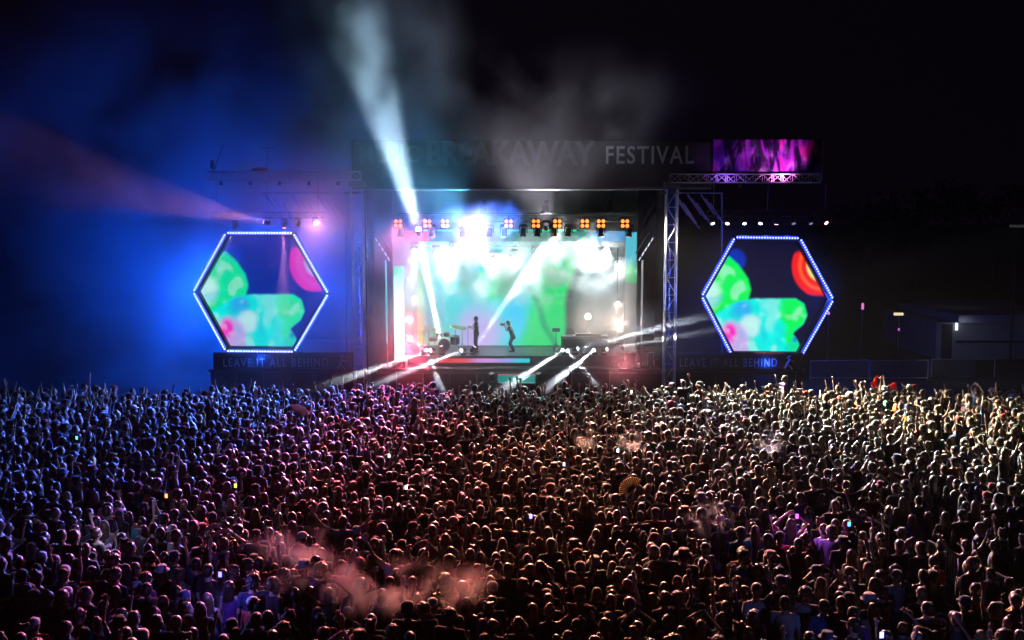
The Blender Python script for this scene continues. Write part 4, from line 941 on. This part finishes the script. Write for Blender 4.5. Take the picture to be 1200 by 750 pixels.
for (x, y) in inds:
    for tries in range(60):
        sex, po, hair, hc, tcn, cap = choose(y); hz_, vz = zone(x, y)
        hairtxt = (H_TXT[hair] + ' ' + hc + ' hair') if not cap else {'cap': 'cap', 'cap_back': 'backward cap', 'bucket': 'brimmed hat'}[cap]
        top = PROTO[sex, po]['top'].replace('sleeveless top', 'tank top')
        lab = f'{hairtxt}, {tcn} {top}, {POSE_TXT[po]}, {vz} {hz_}'
        if lab not in used and len(('person, ' + lab).split()) <= 16: break
    used.add(lab)
    s_ = (random.gauss(1.01, .05) if sex == 'm' else random.gauss(.95, .042))
    make_person('person', 'person, ' + lab, (x, y, 0), face_rot(x, y), s_, sex, po, hair, HCOL[hc], TCOL[tcn], random.choice([TCOL['black'], TCOL['navy'], (.1, .13, .2), TCOL['beige']]), random.choice(SKINS), cap, TCOL[random.choice(['black', 'white', 'black', 'navy', 'grey'])] if cap else None, 'concert goers in the nearest rows')
for (x, y, lift, (sex, po, hair, hc, tcn, cap, lab)) in specials:
    make_person('person', lab, (x, y, lift), face_rot(x, y) * .4, 1.0 if sex == 'm' else .97, sex, po, hair, HCOL[hc], TCOL[tcn], TCOL['black'], SKINS[1], cap, TCOL['black'] if cap else None)
# far crowd as one object
VV, TT, CC, MI = [], [], [], []; off = 0
for (x, y) in rest:
    sex, po, hair, hc, tcn, cap = choose(y); lod = 1 if y < 27 else 2
    s_ = (random.gauss(1.01, .055) if sex == 'm' else random.gauss(.95, .045)); a = face_rot(x, y); ca, sa = math.cos(a) * s_, math.sin(a) * s_
    parts = list(LOD[sex, po, lod]) + [HL_[hair][lod - 1]]
    cols = [random.choice(SKINS), TCOL[tcn], random.choice([TCOL['black'], TCOL['navy'], (.1, .13, .2)]), HCOL[hc]]; mi = [0, 1, 1, 2]
    if cap: parts.append(CAPL[cap]); cols.append(TCOL[random.choice(['black', 'white', 'black', 'navy', 'grey', 'red'])]); mi.append(1)
    z0 = .55 if random.random() < .006 and y > 24 else 0 
    for (v, t_), c, m_ in zip(parts, cols, mi):
        w_ = np.empty_like(v); w_[:, 0] = v[:, 0] * ca - v[:, 1] * sa + x; w_[:, 1] = v[:, 0] * sa + v[:, 1] * ca + y; w_[:, 2] = v[:, 2] * s_ + z0
        VV.append(w_); TT.append(t_ + off); off += len(v)
        CC.append(np.tile(np.array([*c, 1], np.float32), (len(v), 1))); MI.append(np.full(len(t_), m_, np.int32))
VV = np.concatenate(VV); TT = np.concatenate(TT); CC = np.concatenate(CC); MI = np.concatenate(MI)
me = bpy.data.meshes.new('crowd'); me.vertices.add(len(VV)); me.vertices.foreach_set('co', VV.ravel().astype(np.float32))
me.loops.add(len(TT) * 3); me.loops.foreach_set('vertex_index', TT.ravel().astype(np.int32)); me.polygons.add(len(TT))
me.polygons.foreach_set('loop_start', np.arange(0, len(TT) * 3, 3, dtype=np.int32)); me.polygons.foreach_set('loop_total', np.full(len(TT), 3, np.int32))
for m_ in (SKIN_A, CLOTH_A, HAIR_A): me.materials.append(m_)
me.polygons.foreach_set('material_index', MI); me.polygons.foreach_set('use_smooth', np.ones(len(TT), bool))
at = me.color_attributes.new('tint', 'FLOAT_COLOR', 'POINT'); at.data.foreach_set('color', CC.ravel()); me.update(); me.validate()
cw = bpy.data.objects.new('crowd', me); COL.objects.link(cw); tag(cw, 'dense mass of festival goers filling the field up to the stage', 'crowd', kind='stuff')
print('people', len(inds), len(rest), 'tris', len(TT), 'YN', YN)

# performers
def performer(label, px, py, Y, sex, pl, pr, tcol, pcol, lean, crouch, look, hd, rz, scale, cap=None):
    b, s_, sl, pa, wr, H = figure(sex, pl, pr, lean, crouch, look, hd); p = P(px, py, Y)
    r = thing('person', label, 'person', (p.x, Y, RZ + .005)); r.rotation_euler = (0, 0, rz); r.scale = (scale,) * 3
    for nm, mb, vox, c, m_ in (('body', b, .012, SKINS[1], SKIN), ('shirt', s_, .016, tcol, CLOTH), ('trousers', pa, .018, pcol, CLOTH)):
        me = remesh(mb, vox); me.materials.append(m_); o = bpy.data.objects.new(nm, me); COL.objects.link(o); o.parent = r; o.color = (*c, 1)
    hp = hair_prims('short'); hp.v = [tuple(H(v)) for v in hp.v]; me = remesh(hp, .011); me.materials.append(HAIR); o = bpy.data.objects.new('hair', me); COL.objects.link(o); o.parent = r; o.color = (.012, .01, .01, 1)
    if cap: cp = cap_prims(False); cp.v = [tuple(H(v)) for v in cp.v]; me = remesh(cp, .008); me.materials.append(CLOTH); o = bpy.data.objects.new('cap', me); COL.objects.link(o); o.parent = r; o.color = (.02, .02, .02, 1)
    sh = MB()
    for q in (-1, 1): sh = MB(); sh.cone((q * .12, -.05, .05), .05, (q * .14, .16, .035), .037, 8); sh.build('shoe', M_BLACK, None).parent = r
    return r, wr
pf, wr1 = performer('performer in dark clothes standing near the drum kit facing left', 558, 413, 47.0, 'm', 'bent', 'bent', (.03, .035, .04), (.02, .02, .025), 0, 0, 0, .15, R(78), 1.0)
pf2, wr2 = performer('crouching performer in dark clothes and cap holding a camera to the face', 601, 412, 47.3, 'm', 'face', 'face', (.03, .035, .04), (.02, .02, .025), .30, .14, 0, .1, R(80), .95, True)
p = pf2.matrix_basis @ ((wr2[0][0] + wr2[1][0]) / 2 + V3((0, .08, .06)))
ca = thing('camera_body', 'small black camera held by the crouching performer on stage', 'camera', p)
MB().box(p, (.12, .16, .12)).build('body', M_BLACK, ca); MB().lathe([(.05, 0), (.055, .12), (.04, .13)], p - Vector((.05, 0, 0)), (-1, 0, 0), 10).build('lens', M_BLACK, ca)
gt = thing('microphone_stand', 'thin microphone stand just left of the standing performer', 'stand', (X(548, 46.9), 46.9, RZ))
MB().tube((X(548, 46.9), 46.9, RZ), (X(548, 46.9), 46.9, RZ + 1.15), .012).build('pole', M_GREY, gt); MB().tube((X(548, 46.9), 46.9, RZ + 1.15), (X(553, 46.9), 46.9, RZ + 1.3), .01).build('boom', M_GREY, gt)
MB().lathe([(.14, 0), (.14, .02), (.02, .03)], (X(548, 46.9), 46.9, RZ + .002)).build('foot', M_BLACK, gt); MB().ell((X(553, 46.9), 46.9, RZ + 1.32), (.03, .03, .045)).build('microphone', M_BLACK, gt)

# ------------------------------------------------------------------ crowd props
def held(idx_special, side):
    x, y, lift, (sex, po, *_r) = specials[idx_special]
    return None
for a, b, lab in BAR:
    t = thing('crowd_barrier', lab, 'barrier', ((a.x + b.x) / 2, (a.y + b.y) / 2, 0), 'steel crowd barriers at the right')
    A0 = Vector((a.x, a.y, .12)); B0 = Vector((b.x, b.y, .12)); A1 = Vector((a.x, a.y, a.z)); B1 = Vector((b.x, b.y, b.z))
    MB().tube(A1, B1, .028).build('top_rail', mat('pale_steel', (.8, .8, .8), .4), t)
    mb = MB(); mb.tube(A0, B0, .022); mb.tube(A0, A1, .025); mb.tube(B0, B1, .025)
    for k in range(1, 14): mb.tube(A0.lerp(B0, k / 14), A1.lerp(B1, k / 14), .009, n=5)
    mb.build('bars', M_ALU, t)
    n_ = (B0 - A0).cross(Vector((0, 0, 1))).normalized() * .3
    for q in (A0, B0): MB().tube(q + n_ - Vector((0, 0, .1)), q - n_ - Vector((0, 0, .1)), .022).build('foot', M_ALU, t)
def wrist_world(i, side):
    x, y, lift, (sex, po, *_r) = specials[i]
    for o in bpy.data.objects:
        if o.type == 'EMPTY' and o.get('label') == specials[i][3][-1]:
            w_, d = PROTO[sex, po]['wr'][side]; M = Matrix.LocRotScale(o.location, o.rotation_euler, o.scale); return M @ (w_ + d * .09)
def fan(label, i, side, r, a0, a1, c1, c2, tilt=0, n=16):
    p = wrist_world(i, side); t = thing('hand_fan', label, 'fan', p)
    for nm, cc, sel in (('leaf', c1, 0), ('ribs', c2, 1)):
        mb = MB()
        for k in range(n):
            b0 = a0 + (a1 - a0) * k / n; b1 = a0 + (a1 - a0) * (k + 1) / n; bm = (b0 + b1) / 2
            D = lambda a, rr, yo: p + Vector((math.cos(a) * rr, yo, math.sin(a) * rr))
            if sel == 0: mb.add([D(b0, r * .35, -.0), D(b0, r, -.0), D(bm, r, -.02), D(b1, r, 0), D(b1, r * .35, 0), D(bm, r * .35, -.02), D(b0, r * .35, .006), D(b0, r, .006), D(bm, r, -.014), D(b1, r, .006), D(b1, r * .35, .006), D(bm, r * .35, -.014)], [(0, 1, 2, 5), (5, 2, 3, 4), (11, 8, 7, 6), (10, 9, 8, 11)])
            else: mb.tube(D(bm, .01, -.025), D(bm, r * .97, -.025), .008, .013, n=5)
        mb.build(nm, thin_mat(nm + label[:6], cc, .55 if nm == 'leaf' else 0), t)
fan('open hand fan with pale yellow folds and dark ribs raised over the centre crowd', 0, 0, .31, R(50), R(205), (.90, .72, .38), (.03, .02, .02))
fan('pale whitish hand fan raised over the left crowd', 1, 0, .42, R(15), R(110), (.75, .75, .78), (.4, .4, .42))
# phones, glow items: things above the far crowd
def phone(px, py, hz, col, s, lab, cat='phone', nm='phone', size=(.065, .012, .10)):
    dvec = P(px, py, 1.0) - Vector((0, 0, CAMZ)); k = (hz - CAMZ) / dvec.z; p = Vector((0, 0, CAMZ)) + dvec * k
    t = thing(nm, lab, cat, p - Vector((0, 0, size[2] / 2)), 'small glowing things held up in the crowd')
    MB().box(p, size).build('casing', M_BLACK, t); MB().box(p - Vector((0, size[1] / 2 + .003, 0)), (size[0] * .9, .004, size[2] * .92)).build('display', emit('glow_%d' % px, col, s), t)
for px, py, col, s, lab in ((195, 581, (1, .3, .05), 3, 'phone with small orange picture held up in the left crowd'), (276, 569, (.8, .9, .1), 2, 'yellow lit phone held flat in the left crowd'), (476, 571, (.6, .75, 1), 3, 'pale blue lit phone left of the crowd centre'), (724, 528, (.8, .95, 1), 3, 'white lit phone above the crowd right of centre'),
    (622, 605, (.25, .2, 1), 4, 'deep blue glowing phone in the centre crowd'), (995, 614, (.1, .45, 1), 3, 'bright blue lit phone beside the right barriers'), (934, 605, (.6, .08, 1), 3, 'violet glowing phone in the right crowd'), (456, 534, (.8, .85, 1), 2.5, 'small white lit phone in the pinkish centre left crowd'),
    (740, 459, (1, 1, 1), 3, 'tiny white lit phone near the stage front'), (258, 673, (.12, .1, 1), 6, 'strong blue violet glowing phone in the lower left crowd'), (1033, 744, (.2, .25, 1), 5, 'blue glowing phone at the bottom edge on the right'), (90, 513, (.1, .9, .6), 2, 'small green glow at far left of the crowd'), (661, 544, (.5, .7, 1), 2, 'tiny bluish phone glow right of the crowd middle'), (1187, 530, (.8, .9, .9), 2, 'white lit phone near the right edge')):
    phone(px, py, 1.95, col, s, lab)
for p_, c_, e_ in (((258, 680), (.2, .15, 1), 60), ((1033, 744), (.2, .25, 1), 25), ((934, 607), (.5, .1, 1), 30), ((130, 608), (.45, .45, 1), 35)):
    dvec = P(*p_, 1.0) - Vector((0, 0, CAMZ)); k = (1.95 - CAMZ) / dvec.z; point(None, Vector((0, 0, CAMZ)) + dvec * k - Vector((0, .15, 0)), e_ * .5, c_, .08, 'phone_glow')
for px, py, c, lab in ((786, 475, (.7, .02, .06), 'red balloon floating over the crowd right of the stage'), (798, 479, (.15, .35, .75), 'light blue balloon just right of the red balloon')):
    p = P(px, py, 33.5); t = thing('balloon', lab, 'balloon', p - Vector((0, 0, .25)), 'balloons over the crowd'); MB().lathe([(.001, -.16), (.03, -.15), (.1, -.08), (.14, .02), (.12, .1), (.06, .155), (.001, .17)], p, (0, 0, 1), 14).build('skin', mat('balloon%d' % px, c, .25), t, smooth=True)
    MB().tube(p - Vector((0, 0, .15)), p - Vector((.05, 0, .6)), .004, n=4).build('string', M_GREY, t)
for k, (px, py, w_, h_, lab) in enumerate(((1026, 448, 8, 14, 'tall narrow red flag waved above the crowd at right'), (1048, 453, 14, 9, 'wide red flag beside the narrow one above the crowd'))):
    Yp = 37; p = P(px, py + h_, Yp); t = thing('flag', lab, 'flag', (p.x, Yp, 1.3), 'red flags over the right crowd')
    top = P(px + 3, py - h_ / 2, Yp); MB().tube((p.x, Yp, 1.3), top, .015).build('pole', M_GREY, t)
    mb = MB(); nx, nz = 12, 8; vs = []; 
    for s_ in (0, .01):
        for j in range(nz + 1):
            for i in range(nx + 1):
                u = i / nx; v = j / nz; vs.append((top.x - u * w_ / 31.5 * (1 - .3 * v), Yp + .1 * math.sin(u * 7 + v * 2 + k) * u + s_, top.z - v * h_ / 31.5 - .18 * u * (1 - v) + .05 * math.sin(u * 5)))
    N = (nx + 1) * (nz + 1); fs = []
    for j in range(nz):
        for i in range(nx): a = j * (nx + 1) + i; fs += [(a, a + 1, a + nx + 2, a + nx + 1), (N + a + nx + 1, N + a + nx + 2, N + a + 1, N + a)]
    mb.add(vs, fs).build('cloth', thin_mat('flag_red', (.8, .05, .05), .6), t, smooth=True)
tp = P(1060, 482, 33); t = thing('totem_pole', 'thin yellow and blue lit totem stick held over the right crowd', 'totem', (tp.x, 33, 1.2))
MB().tube((tp.x, 33, 1.2), P(1060, 500, 33), .02).build('stick', M_BLACK, t); MB().tube(P(1060, 502, 33), P(1061, 488, 33), .035).build('yellow_light', emit('totem_y', (1, .6, .05), 1.2), t); MB().tube(P(1061, 487, 33), P(1061, 474, 33), .03).build('blue_light', emit('totem_b', (.4, .45, 1), 1.0), t)

# ------------------------------------------------------------------ added crowd wash lights without lamp bodies, mostly along the trusses
wash = [ # px, py, Y, target(x,y), energy, colour, cone
    (559, 262, 45.7, (-2, 18), 76000, (1, .32, .19), 30), (653, 262, 45.7, (4, 18), 76000, (1, .36, .20), 30),
    (501, 262, 45.7, (-5, 23), 41600, (1, .10, .13), 28), (467, 262, 45.7, (-4.5, 31), 25600, (1, .22, .30), 24),
    (704, 262, 45.7, (5, 26), 32000, (1, .50, .32), 30),
    (722, 262, 45.7, (14, 31), 96000, (1, .90, .64), 44), (712, 262, 45.7, (8, 33), 51200, (.95, 1, .78), 40), (690, 262, 45.7, (10, 18), 38400, (.62, .40, .9), 36), (737, 262, 45.7, (18, 28), 57600, (1, .86, .6), 40),
    (610, 248, 44.8, (-13, 28), 78000, (.04, .13, 1), 60), (578, 248, 44.8, (-11, 20), 20800, (.30, .34, 1), 46), (574, 248, 44.8, (-14, 35), 25600, (.15, .32, 1), 50), (540, 248, 44.8, (-6, 35), 6000, (.25, .5, 1), 36),
    (487, 402, 45.0, (-4.0, 27), 60000, (1, .06, .14), 32), (728, 420, 44.6, (4.5, 38), 5000, (1, .25, .3), 60),
    (596, 262, 45.7, (0, 36), 11200, (.6, .9, .85), 50)]
wr_ = thing('added_wash_bar', 'added bare bar with unseen wash lights along the stage trusses', 'stage light', (X(600, 45.4), 45.4, Z(250, 45.4)))
for (px, py, Y, tg, en, c, cone) in wash:
    p = P(px, py, Y) + Vector((0, -.5, .0)); spot(wr_, p, (tg[0], tg[1], 1.5), en, c, cone, 1.0, .6)
MB().tube((X(466, 45.4), 45.4, Z(250, 45.4)), (X(738, 45.4), 45.4, Z(250, 45.4)), .025).build('bar', M_BLACK, wr_)

# ------------------------------------------------------------------ haze and smoke
def volume_mat(name, dens, col=(1, 1, 1), noise_scale=None, lo=.45, hi=.7, fall=None, aniso=0.0, scale3=(1, 1, 1), sphere=False):
    m = bpy.data.materials.new(name); m.use_nodes = True; n = m.node_tree; n.nodes.remove(n.nodes['Principled BSDF'])
    v = n.nodes.new('ShaderNodeVolumePrincipled'); v.inputs['Color'].default_value = (*col, 1); v.inputs['Density'].default_value = dens; v.inputs['Anisotropy'].default_value = aniso
    n.links.new(v.outputs[0], n.nodes['Material Output'].inputs['Volume'])
    if noise_scale:
        tc = n.nodes.new('ShaderNodeTexCoord'); mp = n.nodes.new('ShaderNodeMapping'); mp.inputs['Scale'].default_value = scale3
        t = n.nodes.new('ShaderNodeTexNoise'); t.inputs['Scale'].default_value = noise_scale; t.inputs['Detail'].default_value = 3; t.inputs['Distortion'].default_value = .4
        n.links.new(tc.outputs['Object'], mp.inputs[0]); n.links.new(mp.outputs[0], t.inputs['Vector'])
        r = n.nodes.new('ShaderNodeMapRange'); r.inputs[1].default_value = lo; r.inputs[2].default_value = hi; r.inputs[3].default_value = 0; r.inputs[4].default_value = dens
        n.links.new(t.outputs[0], r.inputs[0]); last = r.outputs[0]
        if fall or sphere:
            sx = n.nodes.new('ShaderNodeVectorMath'); sx.operation = 'MULTIPLY'; sx.inputs[1].default_value = fall
            n.links.new(tc.outputs['Object'], sx.inputs[0]); ln = n.nodes.new('ShaderNodeVectorMath'); ln.operation = 'LENGTH'; n.links.new(sx.outputs[0], ln.inputs[0])
            r2 = n.nodes.new('ShaderNodeMapRange'); r2.interpolation_type = 'SMOOTHSTEP'; r2.inputs[1].default_value = 1; r2.inputs[2].default_value = .35; r2.inputs[3].default_value = 0; r2.inputs[4].default_value = 1
            n.links.new(ln.outputs['Value'], r2.inputs[0]); mu = n.nodes.new('ShaderNodeMath'); mu.operation = 'MULTIPLY'; n.links.new(last, mu.inputs[0]); n.links.new(r2.outputs[0], mu.inputs[1]); last = mu.outputs[0]
        n.links.new(last, v.inputs['Density'])
    return m
def vol_box(name, label, c, size, m, cat='smoke', step=1.0):
    mb = MB().box((0, 0, 0), size); me = bpy.data.meshes.new(name); me.from_pydata(mb.v, [], mb.f); me.materials.append(m)
    o = bpy.data.objects.new(name, me); COL.objects.link(o); o.location = c; tag(o, label, cat, kind='stuff'); m.cycles.volume_step_rate = step; return o
hz = vol_box('haze', 'thin even night haze over the whole festival field', (0, 60, 18), (180, 150, 38), volume_mat('haze_air', .00014), 'haze')
def smoke(name, label, c, half, dens, ns, lo, hi, col=(1, 1, 1), s3=(1, 1, 1), step=1.0):
    return vol_box(name, label, c, [2 * h for h in half], volume_mat(name + '_vol' + label[:8], dens, col, ns, lo, hi, (1 / half[0], 1 / half[1], 1 / half[2]), scale3=s3), step=step)
smoke('stage_smoke', 'thick bright white smoke filling the upper stage opening', (X(608, 48), 47.9, Z(305, 48)), (6.8, 1.6, 2.9), 1.5, 1.0, .43, .60, step=.8)
smoke('drifting_smoke', 'broad smoke bank drifting left and upward from the stage lit blue', (-15, 46, 7.5), (18, 8, 12.5), .15, .20, .38, .66, step=1.0)
smoke('screen_smoke', 'thin smoke glowing blue round the right hexagonal screen', CR + Vector((0, 1.9, 0)), (4.6, 1.6, 4.4), .10, .4, .2, .7)
smoke('screen_smoke', 'thin smoke glowing blue round the left hexagonal screen', CL + Vector((0, 1.5, 0)), (4.8, 1.6, 4.6), .10, .4, .2, .7)
smoke('stage_smoke', 'reddish smoke hanging round the lamps of the right lamp tower', (X(712, 46), 46.6, Z(360, 46.6)), (2.4, 1.3, 2.8), .8, .20, .30, .66, step=1)
smoke('stage_smoke', 'pale smoke hanging round the left lamp tower and drums', (X(490, 46), 46.6, Z(350, 46.6)), (2.0, 1.3, 2.8), .8, .14, .32, .66, step=1)
smoke('drifting_smoke', 'faint grey smoke rising above the stage banner', (X(640, 42), 42, Z(140, 42)), (9, 3.5, 4.5), .05, .35, .42, .72, step=1.0)
smoke('drifting_smoke', 'low smoke spreading before the stage front above first rows', (-.5, 43.6, 2.5), (12, 5.0, 2.8), .07, .4, .12, .8, step=1.0)
smoke('drifting_smoke', 'column of smoke crossing the tall white beam above the roof', (-5.6, 40.5, 14.5), (4.5, 5.5, 9), .10, .55, .33, .68, step=.8)
p = P(455, 688, 16.6); smoke('crowd_smoke', 'pinkish smoke puff curling over the lower left crowd', (p.x, 16.6, p.z), (2.4, 1.0, .5), 1.5, 1.1, .50, .68)
p = P(362, 640, 18.6); smoke('crowd_smoke', 'smaller smoke wisp left of the pinkish smoke puff', (p.x, 18.6, p.z), (1.3, .7, .45), 1.5, .8, .47, .67)
for px, py, Y, hx_, lab in ((740, 518, 27.5, .5, 'small pale smoke puff in the crowd right of centre'), (688, 514, 28, .45, 'small white smoke puff left of the other in mid crowd'), (832, 612, 21, .6, 'purplish smoke puff over the right crowd'), (758, 672, 18.3, .35, 'small bluish vapour puff over the lower crowd'), (905, 520, 27, .5, 'little violet vapour puff in the right crowd'), (262, 690, 17.8, .5, 'blue lit vapour puff in the lower left crowd')):
    p = P(px, py, Y); smoke('vapour_puff', lab, (p.x, Y, p.z), (hx_, hx_ * .8, hx_ * .9), 2.2, 1.8, .47, .68)
# added unseen blue lights behind left screen feeding the blue haze
bf = thing('added_blue_flood', 'added hidden blue flood lamp on the deck behind the left hexagonal screen', 'stage light', (-11.6, 46.8, DZ))
MB().box((-11.6, 46.8, DZ + .25), (.5, .3, .3)).build('housing', M_BLACK, bf); MB().box((-11.6, 46.6, DZ + .25), (.42, .04, .24)).build('lens', emit('blue_lens', (.1, .2, 1), 3), bf)
for q_, e_ in (((-2.0, 1.0, .3), 5200), ((.2, 1.0, 1.2), 2200), ((-1.2, 1.0, -1.8), 1300)):
    point(bf, CL + Vector(q_), e_, (.001, .085, .95), .25)

point(hr, CR + Vector((.6, 1.2, .2)), 250, (.004, .06, 1), .25)  # added unseen blue light behind the right screen for its halo
